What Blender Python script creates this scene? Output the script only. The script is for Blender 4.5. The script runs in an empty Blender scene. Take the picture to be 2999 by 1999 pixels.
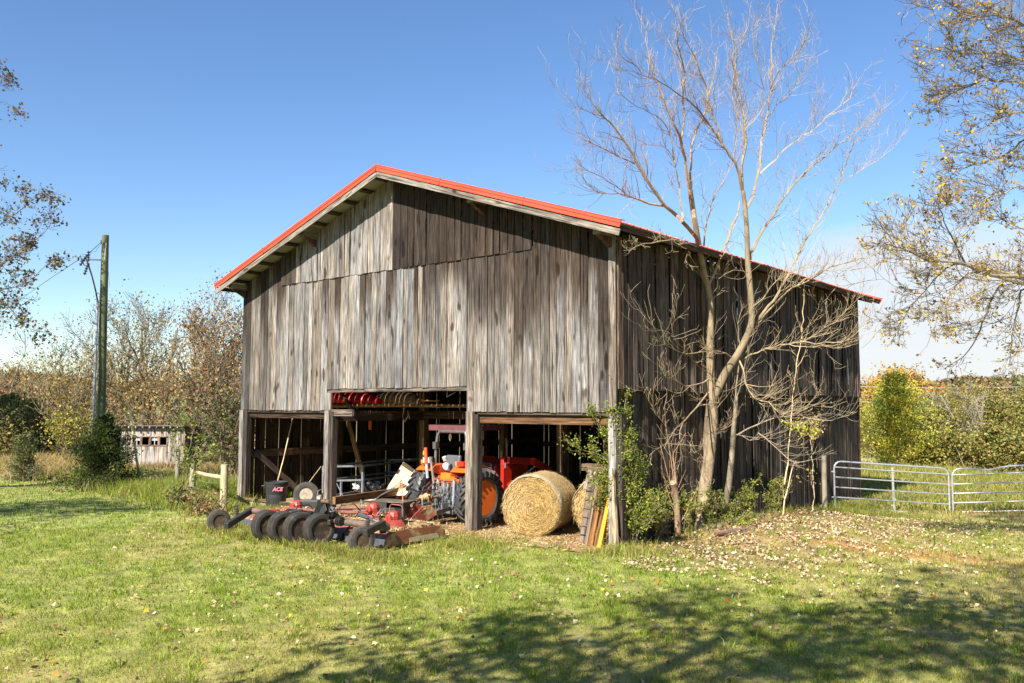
import bpy, math, random
import numpy as np
from mathutils import Matrix, Vector
R_=math.radians
rnd=random.Random(7)
nr=np.random.RandomState(11)
SC=bpy.context.scene; COL=SC.collection
# ---------------------------------------------------------------- camera model (solved from the barn's own lines)
F=2568.9; PITCH=.07462; ROLL=.00274; YAW=-.69697
CAM=np.array([8.928,-13.690,2.60])
_cy,_sy,_cp,_sp=math.cos(YAW),math.sin(YAW),math.cos(PITCH),math.sin(PITCH)
FW=np.array([_sy*_cp,_cy*_cp,_sp]); _r=np.array([_cy,-_sy,0.]); _u=np.cross(_r,FW)
RT=_r*math.cos(ROLL)+_u*math.sin(ROLL); UP=-_r*math.sin(ROLL)+_u*math.cos(ROLL)
def ray(x,y): return FW*F+RT*(x-1499.5)+UP*(999.5-y)
def onD(x,y,d): return Vector(CAM+ray(x,y)*(d/F))           # real distance along the view
def onZ(x,y,z):
    d=ray(x,y); return Vector(CAM+d*((z-CAM[2])/d[2]))
def onX(x,y,X):
    d=ray(x,y); return Vector(CAM+d*((X-CAM[0])/d[0]))
def onY(x,y,Y):
    d=ray(x,y); return Vector(CAM+d*((Y-CAM[1])/d[1]))
def ss(a,b,x):
    t=np.clip((x-a)/(b-a),0,1); return t*t*(3-2*t)
def sn(x,y,s=1.0):
    return (np.sin(x*.9*s+1.3*np.sin(y*.7*s+.5))+np.sin(y*1.1*s+1.7*np.sin(x*.6*s+2.))+np.sin((x+y)*.53*s+.9))/3
def ground(x,y):
    x=np.asarray(x,float); y=np.asarray(y,float)
    dist=np.hypot(x-CAM[0],y-CAM[1])
    z=0.03*sn(x,y,.5)*ss(2,6,dist)
    z=z-.16*ss(-9.5,-12.5,x)*ss(-4,0,y)-.12*ss(-13,-24,x)
    z=z-.18*ss(6,11,y)*ss(-3,1,x)-.2*ss(12,18,y)
    z=z+.2*ss(.1,.7,x)*ss(3.4,1.4,x)*ss(1.2,2.6,y)*ss(9.5,6,y)
    inside=ss(-12.4,-12,x)*ss(.2,-.1,x)*ss(-.3,.1,y)*ss(13.4,13.1,y)
    z=z*(1-inside)
    az=np.arctan2(x-CAM[0],y-CAM[1])
    h=ss(120,430,dist)*(9+3.0*np.sin(az*9+1)+1.8*np.sin(az*23))+ss(430,900,dist)*8
    z=z+h-1.5*ss(40,110,dist)*(1-ss(120,200,dist))
    return z
def G(x,y): return float(ground(x,y))
# ---------------------------------------------------------------- materials
def material(name,rough=.8,metal=0.,var=.35,scale=6.,vscale=(1,1,1),bump=.0,bscale=30.,trans=0.,detail=6.,coat=0.,spec=.5,dirt=None):
    m=bpy.data.materials.new(name); m.use_nodes=True; n=m.node_tree.nodes; l=m.node_tree.links; n.clear()
    out=n.new('ShaderNodeOutputMaterial'); b=n.new('ShaderNodeBsdfPrincipled')
    a=n.new('ShaderNodeAttribute'); a.attribute_name='col'
    t=n.new('ShaderNodeAttribute'); t.attribute_name='tc'
    mp=n.new('ShaderNodeMapping'); mp.inputs['Scale'].default_value=vscale; l.new(t.outputs['Vector'],mp.inputs['Vector'])
    ns=n.new('ShaderNodeTexNoise'); ns.inputs['Scale'].default_value=scale; ns.inputs['Detail'].default_value=detail; l.new(mp.outputs[0],ns.inputs['Vector'])
    mr=n.new('ShaderNodeMapRange'); mr.inputs[1].default_value=.3; mr.inputs[2].default_value=.7; mr.inputs[3].default_value=1-var; mr.inputs[4].default_value=1+var; l.new(ns.outputs['Fac'],mr.inputs[0])
    mx=n.new('ShaderNodeVectorMath'); mx.operation='SCALE'; l.new(a.outputs['Color'],mx.inputs[0]); l.new(mr.outputs[0],mx.inputs['Scale'])
    src=mx.outputs[0]
    if dirt:
        n2=n.new('ShaderNodeTexNoise'); n2.inputs['Scale'].default_value=dirt[1]; n2.inputs['Detail'].default_value=8; l.new(mp.outputs[0],n2.inputs['Vector'])
        r2=n.new('ShaderNodeMapRange'); r2.inputs[1].default_value=dirt[2]; r2.inputs[2].default_value=dirt[2]+.14; l.new(n2.outputs['Fac'],r2.inputs[0])
        mm=n.new('ShaderNodeMix'); mm.data_type='RGBA'; l.new(r2.outputs[0],mm.inputs[0]); l.new(src,mm.inputs[6]); mm.inputs[7].default_value=(*dirt[0],1); src=mm.outputs[2]
    l.new(src,b.inputs['Base Color']); b.inputs['Roughness'].default_value=rough; b.inputs['Metallic'].default_value=metal
    b.inputs['Coat Weight'].default_value=coat; b.inputs['Specular IOR Level'].default_value=spec
    if bump>0:
        nb=n.new('ShaderNodeTexNoise'); nb.inputs['Scale'].default_value=bscale; nb.inputs['Detail'].default_value=4; l.new(mp.outputs[0],nb.inputs['Vector'])
        bp=n.new('ShaderNodeBump'); bp.inputs['Strength'].default_value=bump; bp.inputs['Distance'].default_value=.02; l.new(nb.outputs['Fac'],bp.inputs['Height']); l.new(bp.outputs[0],b.inputs['Normal'])
    if trans>0:
        tr=n.new('ShaderNodeBsdfTranslucent'); l.new(src,tr.inputs['Color']); ms=n.new('ShaderNodeMixShader'); ms.inputs[0].default_value=trans
        l.new(b.outputs[0],ms.inputs[1]); l.new(tr.outputs[0],ms.inputs[2]); l.new(ms.outputs[0],out.inputs[0])
    else: l.new(b.outputs[0],out.inputs[0])
    return m
def wood_material(name,saw=.5):
    m=bpy.data.materials.new(name); m.use_nodes=True; n=m.node_tree.nodes; l=m.node_tree.links; n.clear()
    out=n.new('ShaderNodeOutputMaterial'); b=n.new('ShaderNodeBsdfPrincipled'); b.inputs['Roughness'].default_value=.92; b.inputs['Specular IOR Level'].default_value=.2
    a=n.new('ShaderNodeAttribute'); a.attribute_name='col'; t=n.new('ShaderNodeAttribute'); t.attribute_name='tc'
    def noise(sc,vs,det,rng,lo,hi,dist=0.):
        mp=n.new('ShaderNodeMapping'); mp.inputs['Scale'].default_value=vs; l.new(t.outputs['Vector'],mp.inputs['Vector'])
        ns=n.new('ShaderNodeTexNoise'); ns.inputs['Scale'].default_value=sc; ns.inputs['Detail'].default_value=det; ns.inputs['Distortion'].default_value=dist; l.new(mp.outputs[0],ns.inputs['Vector'])
        mr=n.new('ShaderNodeMapRange'); mr.inputs[1].default_value=.5-rng; mr.inputs[2].default_value=.5+rng; mr.inputs[3].default_value=lo; mr.inputs[4].default_value=hi; l.new(ns.outputs['Fac'],mr.inputs[0]); return mr.outputs[0]
    g1=noise(40,(1,1,.05),6,.13,.62,1.3,.4)      # grain streaks
    g2=noise(2.4,(1.8,1.8,.45),5,.15,.74,1.2)       # blotches
    g3=noise(52,(1,1,.06),3,.16,.62,1.25)            # fine fibres
    g4=noise(30,(1,1,.03),3,.5,0,1,.3)             # drying cracks
    cr=n.new('ShaderNodeMapRange'); cr.inputs[1].default_value=.57; cr.inputs[2].default_value=.63; cr.inputs[3].default_value=1.; cr.inputs[4].default_value=.25; l.new(g4,cr.inputs[0])
    mt=n.new('ShaderNodeMath'); mt.operation='MULTIPLY'; l.new(g1,mt.inputs[0]); l.new(g2,mt.inputs[1])
    m2=n.new('ShaderNodeMath'); m2.operation='MULTIPLY'; l.new(mt.outputs[0],m2.inputs[0]); l.new(g3,m2.inputs[1])
    # circular-saw marks across the boards
    mp=n.new('ShaderNodeMapping'); mp.inputs['Scale'].default_value=(2.2,2.2,26); l.new(t.outputs['Vector'],mp.inputs['Vector'])
    wv=n.new('ShaderNodeTexWave'); wv.bands_direction='Z'; wv.inputs['Scale'].default_value=.55; wv.inputs['Distortion'].default_value=2.5; wv.inputs['Detail'].default_value=2; l.new(mp.outputs[0],wv.inputs['Vector'])
    wr=n.new('ShaderNodeMapRange'); wr.inputs[3].default_value=1-saw; wr.inputs[4].default_value=1+saw*.4; l.new(wv.outputs['Fac'],wr.inputs[0])
    sm=noise(.8,(2,2,.6),2,.08,0,1)
    mixs=n.new('ShaderNodeMix'); mixs.data_type='FLOAT'; l.new(sm,mixs.inputs[0]); mixs.inputs[2].default_value=1.; l.new(wr.outputs[0],mixs.inputs[3])
    m3=n.new('ShaderNodeMath'); m3.operation='MULTIPLY'; l.new(m2.outputs[0],m3.inputs[0]); l.new(mixs.outputs[0],m3.inputs[1])
    m4=n.new('ShaderNodeMath'); m4.operation='MULTIPLY'; l.new(m3.outputs[0],m4.inputs[0]); l.new(cr.outputs[0],m4.inputs[1]); m3=m4
    sc=n.new('ShaderNodeVectorMath'); sc.operation='SCALE'; l.new(a.outputs['Color'],sc.inputs[0]); l.new(m3.outputs[0],sc.inputs['Scale'])
    # brown heartwood patches
    bm=noise(1.3,(1.2,1.2,.35),3,.1,0,.7)
    mm=n.new('ShaderNodeMix'); mm.data_type='RGBA'; mm.blend_type='MULTIPLY'; l.new(bm,mm.inputs[0]); l.new(sc.outputs[0],mm.inputs[6]); mm.inputs[7].default_value=(.88,.8,.72,1)
    kn=noise(5.5,(1,1,.33),1,.5,0,1); kr=n.new('ShaderNodeMapRange'); kr.inputs[1].default_value=.68; kr.inputs[2].default_value=.74; l.new(kn,kr.inputs[0])
    mk=n.new('ShaderNodeMix'); mk.data_type='RGBA'; mk.blend_type='MULTIPLY'; l.new(kr.outputs[0],mk.inputs[0]); l.new(mm.outputs[2],mk.inputs[6]); mk.inputs[7].default_value=(.3,.25,.2,1)
    l.new(mk.outputs[2],b.inputs['Base Color'])
    bp=n.new('ShaderNodeBump'); bp.inputs['Strength'].default_value=.5; bp.inputs['Distance'].default_value=.006; l.new(m3.outputs[0],bp.inputs['Height']); l.new(bp.outputs[0],b.inputs['Normal'])
    l.new(b.outputs[0],out.inputs[0]); return m
MW=wood_material('weathered_wood'); 
MP=material('painted_metal',.45,.0,.12,5,bump=.1,dirt=((.16,.1,.06),7,.6))
MPC=material('clean_paint',.3,.0,.06,3,coat=.3)
MRUST=material('rusty_metal',.75,.2,.4,9,bump=.3,dirt=((.2,.08,.035),9,.56))
MDECK=material('dusty_deck_paint',.7,0,.2,6,bump=.3,dirt=((.36,.27,.14),4,.53))
MST=material('grey_steel',.5,.5,.25,8,bump=.2,dirt=((.12,.08,.05),12,.6))
MGALV=material('galvanised_steel',.42,.75,.15,14,bump=.05)
MRUB=material('rubber',.85,0,.3,9,bump=.3,spec=.2,dirt=((.085,.068,.05),5,.6))
MRUBC=material('tractor_rubber',.5,0,.2,8,bump=.15,spec=.5,dirt=((.1,.09,.075),4,.66))
MPL=material('plastic',.45,0,.1,5,bump=.05)
MROOF=material('roof_paint',.55,0,.16,1.2,spec=.3,detail=8,dirt=((.42,.06,.035),3,.57))
MSOF=material('bare_sheet_metal',.55,.3,.12,3)
MBARK=material('bark',.95,0,.4,9,(1,1,.35),bump=.9,bscale=30)
MBARKP=material('pale_bark',.9,0,.35,7,(1,1,.5),bump=.5,bscale=35,dirt=((.2,.19,.11),5,.6))
MLEAF=material('leaf',.55,0,.2,3,trans=.38,detail=2,spec=.3)
MDRY=material('dry_leaf',.75,0,.2,9,trans=.2,detail=2,spec=.25)
MNEED=material('needle_foliage',.6,0,.25,3,trans=.25,detail=2,spec=.25)
MGRASS=material('grass_blade',.55,0,.18,3,trans=.5,detail=2,spec=.3)
MHAY=material('hay',.85,0,.45,26,(1,1,1),bump=.9,bscale=60,detail=8)
MSTRAW=material('straw',.6,0,.2,8,trans=.15)
MNET=material('net_wrap',.7,0,.3,30,bump=.6,bscale=60)
MCARD=material('cardboard',.8,0,.1,3,bump=.1)
MCONC=material('concrete_block',.95,0,.25,10,bump=.6,bscale=50)
MGLASS=material('old_glass',.15,0,.2,3)
MGLOSS=material('lens_plastic',.15,0,.05,3,coat=.5)
# ---------------------------------------------------------------- mesh collector
class MB:
    def __init__(s): s.v=[];s.f=[];s.c=[];s.t=[]
    def add(s,vs,fs,col,ts):
        o=len(s.v); s.v+=[tuple(p) for p in vs]; s.f+=[tuple(i+o for i in f) for f in fs]
        s.c+=[col]*len(vs); s.t+=[tuple(t) for t in ts]
    def box(s,c,d,rot=None,col=(1,1,1),seed=None,taper=1.):
        """c centre, d size, rot Matrix or euler; grain runs along the longest side"""
        if rot is None: M=Matrix.Identity(3)
        elif isinstance(rot,Matrix): M=rot.to_3x3()
        else:
            from mathutils import Euler
            M=Euler(rot).to_matrix()
        sd=rnd.random()*97 if seed is None else seed
        vs=[];ts=[]; ax=max(range(3),key=lambda i:d[i]); o=[i for i in range(3) if i!=ax]
        for z in(-1,1):
            for y in(-1,1):
                for x in(-1,1):
                    k=taper if z>0 else 1
                    q=Vector((x*d[0]/2*k,y*d[1]/2*k,z*d[2]/2)); vs.append(Vector(c)+M@q)
                    ts.append((q[o[0]]+sd,q[o[1]]+sd*1.7,q[ax]+sd*3.1))
        s.add(vs,[(0,2,3,1),(4,5,7,6),(0,1,5,4),(2,6,7,3),(0,4,6,2),(1,3,7,5)],col,ts)
    def beam(s,a,b,w,h,col=(1,1,1),up=(0,0,1),seed=None):
        a=Vector(a);b=Vector(b);z=(b-a);L=z.length;z.normalize();u=Vector(up)
        if abs(z.dot(u))>.98:u=Vector((0,1,0))
        x=u.cross(z).normalized();y=z.cross(x)
        M=Matrix((x,y,z)).transposed(); s.box((a+b)/2,(w,h,L),M,col,seed)
    def prism(s,pts,n,th,col=(1,1,1),seed=None):
        """polygon (world points) thickened along n"""
        sd=rnd.random()*50 if seed is None else seed
        n=Vector(n).normalized()*th; k=len(pts); P=[Vector(p) for p in pts]
        vs=P+[p+n for p in P]; fs=[tuple(range(k))[::-1],tuple(range(k,2*k))]+[(i,(i+1)%k,(i+1)%k+k,i+k) for i in range(k)]
        s.add(vs,fs,col,[(v.x+sd,v.y+sd,v.z) for v in vs])
    def tube(s,path,rad,n=8,col=(1,1,1),cap=True,seed=None):
        P=[Vector(p) for p in path]; k=len(P)
        if not hasattr(rad,'__len__'): rad=[rad]*k
        sd=rnd.random()*50 if seed is None else seed
        vs=[];ts=[];L=0;up=Vector((.13,.21,.97)).normalized();X=None
        for i,p in enumerate(P):
            d=(P[min(i+1,k-1)]-P[max(i-1,0)])
            if d.length<1e-9:d=Vector((0,0,1))
            d.normalize()
            if X is None:
                X=up.cross(d)
                if X.length<.05:X=Vector((1,0,0)).cross(d)
            X=(X-d*X.dot(d)); X.normalize(); Y=d.cross(X)
            if i:L+=(p-P[i-1]).length
            for j in range(n):
                a=2*math.pi*j/n; ca,sa=math.cos(a),math.sin(a)
                vs.append(p+(X*ca+Y*sa)*rad[i]); ts.append((ca*rad[i]+sd,sa*rad[i]+sd,L+sd))
        fs=[(i*n+j,i*n+(j+1)%n,(i+1)*n+(j+1)%n,(i+1)*n+j) for i in range(k-1) for j in range(n)]
        if cap: fs+=[tuple(range(n))[::-1],tuple(range((k-1)*n,k*n))]
        s.add(vs,fs,col,ts)
    def cyl(s,a,b,r,n=16,col=(1,1,1),r2=None,cap=True): s.tube([a,b],[r,r if r2 is None else r2],n,col,cap)
    def lathe(s,c,axis,prof,n=28,col=(1,1,1),close=False,jit=0.):
        """prof: (radius, offset along axis)"""
        z=Vector(axis).normalized();x=Vector((0,0,1)).cross(z)
        if x.length<.05:x=Vector((1,0,0))
        x.normalize();y=z.cross(x);k=len(prof);vs=[];ts=[];sd=rnd.random()*30
        for i,(r,h) in enumerate(prof):
            for j in range(n):
                a=2*math.pi*j/n; rr=r*(1+jit*(rnd.random()-.5)); vs.append(Vector(c)+z*h+(x*math.cos(a)+y*math.sin(a))*rr); ts.append((math.cos(a)*r+sd,math.sin(a)*r+sd,h+sd))
        m=k if close else k-1
        fs=[(i*n+j,i*n+(j+1)%n,((i+1)%k)*n+(j+1)%n,((i+1)%k)*n+j) for i in range(m) for j in range(n)]
        if not close:
            if prof[0][0]>1e-5: fs.append(tuple(range(n))[::-1])
            if prof[-1][0]>1e-5: fs.append(tuple(range((k-1)*n,k*n)))
        s.add(vs,fs,col,ts)
def root_loc(o):
    while o.parent: o=o.parent
    return o
def set_attrs(me,cols,tcs):
    a=me.attributes.new('col','FLOAT_COLOR','POINT'); c=np.ones((len(me.vertices),4),np.float32); c[:,:3]=cols; a.data.foreach_set('color',c.ravel())
    if tcs is not None:
        t=me.attributes.new('tc','FLOAT_VECTOR','POINT'); t.data.foreach_set('vector',np.asarray(tcs,np.float32).ravel())
def link(name,me,mat,parent=None,smooth=False):
    o=bpy.data.objects.new(name,me); COL.objects.link(o); me.materials.append(mat)
    if parent: o.parent=parent
    if smooth: me.shade_smooth()
    return o
def obj(name,mb,mat,parent=None,local=False,smooth=False,bevel=0):
    """local: vertices already in the thing's own frame; otherwise world"""
    me=bpy.data.meshes.new(name); v=mb.v
    if parent is not None and not local:
        r=root_loc(parent).location; v=[(p[0]-r[0],p[1]-r[1],p[2]-r[2]) for p in v]
    me.from_pydata([tuple(p) for p in v],[],mb.f); me.update()
    set_attrs(me,np.array(mb.c,np.float32).reshape(-1,3),mb.t)
    o=link(name,me,mat,parent)
    if smooth:
        me.shade_smooth()
        for e in me.edges: pass
        try: me.set_sharp_from_angle(angle=R_(38))
        except Exception: pass
    if bevel:
        b=o.modifiers.new('bevel','BEVEL'); b.width=bevel; b.segments=2; b.limit_method='ANGLE'
    return o
def tag(o,label=None,cat=None,group=None,kind=None):
    if label:o['label']=label
    if cat:o['category']=cat
    if group:o['group']=group
    if kind:o['kind']=kind
    return o
def thing(name,loc,label,cat,group=None,rz=0):
    o=bpy.data.objects.new(name,None); COL.objects.link(o); o.location=loc; o.rotation_euler=(0,0,rz); o.empty_display_size=.2
    return tag(o,label,cat,group)
def quads(name,C,N,size,col,mat,parent=None,aspect=1.6,fold=0.,jit=.42):
    """leaf cards: centres C, normals N, one kite-shaped leaf each"""
    C=np.asarray(C,float); n=len(C)
    N=np.asarray(N,float); N/=np.linalg.norm(N,axis=1)[:,None]+1e-9
    a=nr.randn(n,3); X=np.cross(a,N); X/=np.linalg.norm(X,axis=1)[:,None]+1e-9; Y=np.cross(N,X)
    s=(np.asarray(size)*(1+jit*(nr.rand(n)*2-1)))[:,None] if not np.isscalar(size) else (size*(1+jit*(nr.rand(n)*2-1)))[:,None]
    w=s/aspect
    v=np.stack([C-X*s*.5,C-X*s*.05+Y*w*.5+N*s*fold,C+X*s*.5,C-X*s*.05-Y*w*.5+N*s*fold],1).reshape(-1,3)
    if parent is not None: v=v-np.array(root_loc(parent).location)
    me=bpy.data.meshes.new(name); me.vertices.add(4*n); me.vertices.foreach_set('co',v.astype(np.float32).ravel())
    me.loops.add(4*n); me.loops.foreach_set('vertex_index',np.arange(4*n,dtype=np.int32))
    me.polygons.add(n); me.polygons.foreach_set('loop_start',np.arange(0,4*n,4,dtype=np.int32)); me.update(calc_edges=True)
    set_attrs(me,np.repeat(np.asarray(col,np.float32),4,axis=0),v)
    return link(name,me,mat,parent)
def pal(n,cols,w=None,var=.18):
    cols=np.array(cols); p=None if w is None else np.array(w)/sum(w)
    i=nr.choice(len(cols),n,p=p); return cols[i]*(1+var*(nr.rand(n,1)*2-1))*(1+.06*nr.randn(n,3))
# ---------------------------------------------------------------- branching
class Tree:
    def __init__(s,seed): s.r=random.Random(seed); s.seg=[]; s.tips=[]
    def add(s,P,R): s.seg.append((P,R))
    def grow(s,p,d,L,r,lv,par):
        """one wandering shoot and its side shoots"""
        R=s.r; n=par.get('steps',5); P=[Vector(p)]; RR=[r]; d=Vector(d).normalized()
        wob=par.get('wob',.22); upt=par.get('up',.12)
        for i in range(n):
            d=d+Vector((R.gauss(0,wob),R.gauss(0,wob),R.gauss(0,wob)+upt)); d.normalize()
            P.append(P[-1]+d*(L/n)); RR.append(max(r*(1-.72*(i+1)/n),par.get('rmin',.003)))
        s.add(P,RR)
        if lv<=0: s.tips.append((P[-1],d)); s.tips.append((P[-2],d)); return
        kids=par.get('kids',5)
        for k in range(kids):
            t=.2+.8*(k+R.random())/kids; i=min(int(t*n),n-1); q=P[i].lerp(P[i+1],t*n-i); dd=(P[i+1]-P[i]).normalized()
            side=Vector((R.gauss(0,1),R.gauss(0,1),R.gauss(0,.6))); side=(side-dd*side.dot(dd)); side.normalize()
            a=R.uniform(*par.get('ang',(.5,1.0)))
            s.grow(q,dd*math.cos(a)+side*math.sin(a),L*R.uniform(*par.get('ratio',(.45,.7)))*(1.05-.4*t),max(RR[i]*.6,par.get('rmin',.003)),lv-1,par)
    def mesh(s,name,mat,parent,col,big=7,thin=3):
        mb=MB()
        for P,Rr in s.seg:
            m=max(Rr); n=big if m>.05 else (5 if m>.02 else thin)
            kk=s.r.uniform(.82,1.18); c=[x*kk for x in col]
            mb.tube(P,Rr,n,tuple(c),cap=m>.02,seed=s.r.random()*20)
        return obj(name,mb,mat,parent,smooth=True)
    def leaves(s,name,parent,per,spread,size,cols,w=None,mat=None,keep=1.,group=None,flat=.0):
        C=[];N=[]
        for p,d in s.tips:
            if s.r.random()>keep: continue
            for _ in range(per if isinstance(per,int) else max(0,s.r.randint(*per))):
                C.append((p.x+s.r.gauss(0,spread),p.y+s.r.gauss(0,spread),p.z+s.r.gauss(0,spread))); N.append((s.r.gauss(0,1),s.r.gauss(0,1),s.r.gauss(0,1)+flat))
        if not C: return None
        return quads(name,C,N,size,pal(len(C),cols,w),mat or MLEAF,parent,aspect=1.5,fold=.12)
# ================================================================ light, sky, camera
cam=bpy.data.cameras.new('camera'); co=bpy.data.objects.new('camera',cam); COL.objects.link(co)
cam.sensor_width=36; cam.lens=F/2999*36; cam.clip_end=4000; cam.clip_start=.05
Mx=Matrix((RT,UP,-FW)).transposed().to_4x4(); Mx.translation=Vector(CAM); co.matrix_world=Mx; SC.camera=co
SUN=Vector((-.155,1,-.86)).normalized()
sl=bpy.data.lights.new('sun','SUN'); sl.energy=5.0; sl.angle=R_(.53); sl.color=(1,.93,.84)
so=bpy.data.objects.new('sun',sl); COL.objects.link(so); so.rotation_euler=SUN.to_track_quat('-Z','Y').to_euler(); so.location=(0,-30,40)
elev=math.asin(-SUN.z); rot=math.atan2(-SUN.x,-SUN.y)
w=bpy.data.worlds.new('World'); SC.world=w; w.use_nodes=True; n=w.node_tree.nodes; l=w.node_tree.links; n.clear()
out=n.new('ShaderNodeOutputWorld'); bg=n.new('ShaderNodeBackground'); bg.inputs[1].default_value=.051
sk=n.new('ShaderNodeTexSky'); sk.sky_type='NISHITA'; sk.sun_disc=False; sk.sun_elevation=elev; sk.sun_rotation=rot; sk.air_density=1.05; sk.dust_density=.35; sk.ozone_density=2.4; sk.altitude=300
tc=n.new('ShaderNodeTexCoord'); sep=n.new('ShaderNodeSeparateXYZ'); l.new(tc.outputs['Generated'],sep.inputs[0])
mp=n.new('ShaderNodeMapping'); mp.inputs['Scale'].default_value=(1,1,4.2); l.new(tc.outputs['Generated'],mp.inputs[0])
cn=n.new('ShaderNodeTexNoise'); cn.inputs['Scale'].default_value=2.6; cn.inputs['Detail'].default_value=7; cn.inputs['Roughness'].default_value=.55; cn.inputs['Distortion'].default_value=.5; l.new(mp.outputs[0],cn.inputs['Vector'])
# thin cloud bank low over the horizon towards the right of the barn
dirv=np.array([-.10,.995,0]); dt=n.new('ShaderNodeVectorMath'); dt.operation='DOT_PRODUCT'; l.new(tc.outputs['Generated'],dt.inputs[0]); dt.inputs[1].default_value=dirv
def mr(src,a,b,c,d,smooth=True):
    m=n.new('ShaderNodeMapRange'); m.interpolation_type='SMOOTHSTEP' if smooth else 'LINEAR'
    for i,v in enumerate((a,b,c,d)): m.inputs[i+1].default_value=v
    l.new(src,m.inputs[0]); return m.outputs[0]
def mul(a,b):
    m=n.new('ShaderNodeMath'); m.operation='MULTIPLY'; l.new(a,m.inputs[0]); l.new(b,m.inputs[1]); return m.outputs[0]
def addn(a,b):
    m=n.new('ShaderNodeMath'); m.operation='ADD'; l.new(a,m.inputs[0]); l.new(b,m.inputs[1]); return m.outputs[0]
mask=mul(mr(dt.outputs['Value'],.86,.985,0,1),mr(sep.outputs['Z'],.26,.15,0,1))
cl=mr(addn(cn.outputs['Fac'],mul(mask,mr(cn.outputs['Fac'],0,1,.42,.42))),.66,.92,0,.9)
cl=mul(cl,mask)
mixc=n.new('ShaderNodeMix'); mixc.data_type='RGBA'; hs=n.new('ShaderNodeHueSaturation'); hs.inputs['Hue'].default_value=.506; hs.inputs['Saturation'].default_value=1.17; hs.inputs['Value'].default_value=1.38; l.new(sk.outputs[0],hs.inputs['Color']); l.new(cl,mixc.inputs[0]); l.new(hs.outputs[0],mixc.inputs[6]); mixc.inputs[7].default_value=(6.2,6.3,6.6,1)
l.new(mixc.outputs[2],bg.inputs[0]); l.new(bg.outputs[0],out.inputs[0])
SC.view_settings.view_transform='Standard'; SC.view_settings.look='None'; SC.view_settings.exposure=1.42; SC.view_settings.gamma=1
SC.render.film_transparent=False
SC.cycles.max_bounces=6; SC.cycles.transparent_max_bounces=6; SC.cycles.use_denoising=True
# ================================================================ ground
def lawn_mix(x,y):
    """0 straw coloured .. 1 fresh green"""
    g=.5+.36*sn(x+5,y-3,.55)+.25*sn(x*1.7+9,y*1.9,1.3)+.15*sn(x*3.1,y*2.7+4,2.1)
    az=np.arctan2(x-CAM[0],y-CAM[1]); g=g-.22*ss(-.75,-.35,az)+.12*ss(-.85,-1.1,az)
    return np.clip(g,0,1)
def litter(x,y):
    d=np.abs(x-2.0-.25*(y-3)*.2); return np.clip(ss(3.4,.6,d)*ss(-3.2,-.6,y)*ss(13,8,y)+.22,0,1)
def make_ground():
    az=np.linspace(0,2*math.pi,1081)[:-1]; rr=[.3]
    while rr[-1]<1600: rr.append(rr[-1]*1.021+.03)
    rr=np.array(rr); A,Rr=np.meshgrid(az,rr); x=CAM[0]+np.sin(A)*Rr; y=CAM[1]+np.cos(A)*Rr; z=ground(x,y)
    nA=len(az); nR=len(rr); v=np.stack([x,y,z],-1).reshape(-1,3)
    i=np.arange(nR-1)[:,None]*nA; j=np.arange(nA)[None,:]; jn=(j+1)%nA
    f=np.stack([i+j,i+jn,i+nA+jn,i+nA+j],-1).reshape(-1,4)[:,::-1]
    v=np.vstack([v,[[CAM[0],CAM[1],G(CAM[0],CAM[1])]]]); c=len(v)-1
    me=bpy.data.meshes.new('lawn'); me.vertices.add(len(v)); me.vertices.foreach_set('co',v.astype(np.float32).ravel())
    tri=np.stack([np.full(nA,c),np.arange(nA),(np.arange(nA)+1)%nA],-1)[:,::-1]
    me.loops.add(4*len(f)+3*nA); me.loops.foreach_set('vertex_index',np.concatenate([f.ravel(),tri.ravel()]).astype(np.int32))
    me.polygons.add(len(f)+nA); me.polygons.foreach_set('loop_start',np.concatenate([np.arange(len(f))*4,4*len(f)+3*np.arange(nA)]).astype(np.int32)); me.update(calc_edges=True)
    X,Y=v[:,0],v[:,1]; g=lawn_mix(X,Y)[:,None]
    col=(1-g)*np.array([.26,.22,.07])+g*np.array([.17,.2,.035])
    D=np.hypot(X-CAM[0],Y-CAM[1])
    li=(ss(3.4,.4,np.abs(X-1.4))*ss(-1.5,.5,Y)*ss(11,8,Y))[:,None]; col=col*(1-.6*li)+.6*li*np.array([.20,.115,.06])
    wl=(ss(-19,-24,X)*ss(-1,2,Y))[:,None]; col=col*(1-wl)+wl*np.array([.27,.2,.09])
    bk=(ss(13,17,Y)*ss(-12,-8,X))[:,None]; col=col*(1-bk)+bk*np.array([.3,.25,.1])
    rs=(ss(1.6,.2,np.hypot((X-4.0)/2.0,(Y-3.1)/.55)))[:,None]; col=col*(1-.8*rs)+.8*rs*np.array([.34,.13,.045])
    gs=(ss(1.1,.6,np.hypot((X-4.6)/3.4,(Y-12.6)/.9)))[:,None]; col=col*(1-.7*gs)+.7*gs*np.array([.3,.14,.06])
    hill=ss(120,220,D)[:,None]; col=col*(1-hill)+hill*np.array([.12,.1,.045])
    azz=np.arctan2(X-CAM[0],Y-CAM[1])
    fld=(ss(170,230,D)*ss(410,370,D)*ss(-1.16,-1.1,azz)*ss(-.95,-1.0,azz))[:,None]; col=col*(1-fld)+fld*np.array([.26,.27,.13])
    set_attrs(me,col,v*np.array([1,1,1])); me.shade_smooth()
    return me
MGROUND=material('ground',.95,0,.45,2.6,(1,1,1),bump=.8,bscale=7,detail=12)
tag(link('lawn',make_ground(),MGROUND),kind='structure')
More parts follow.
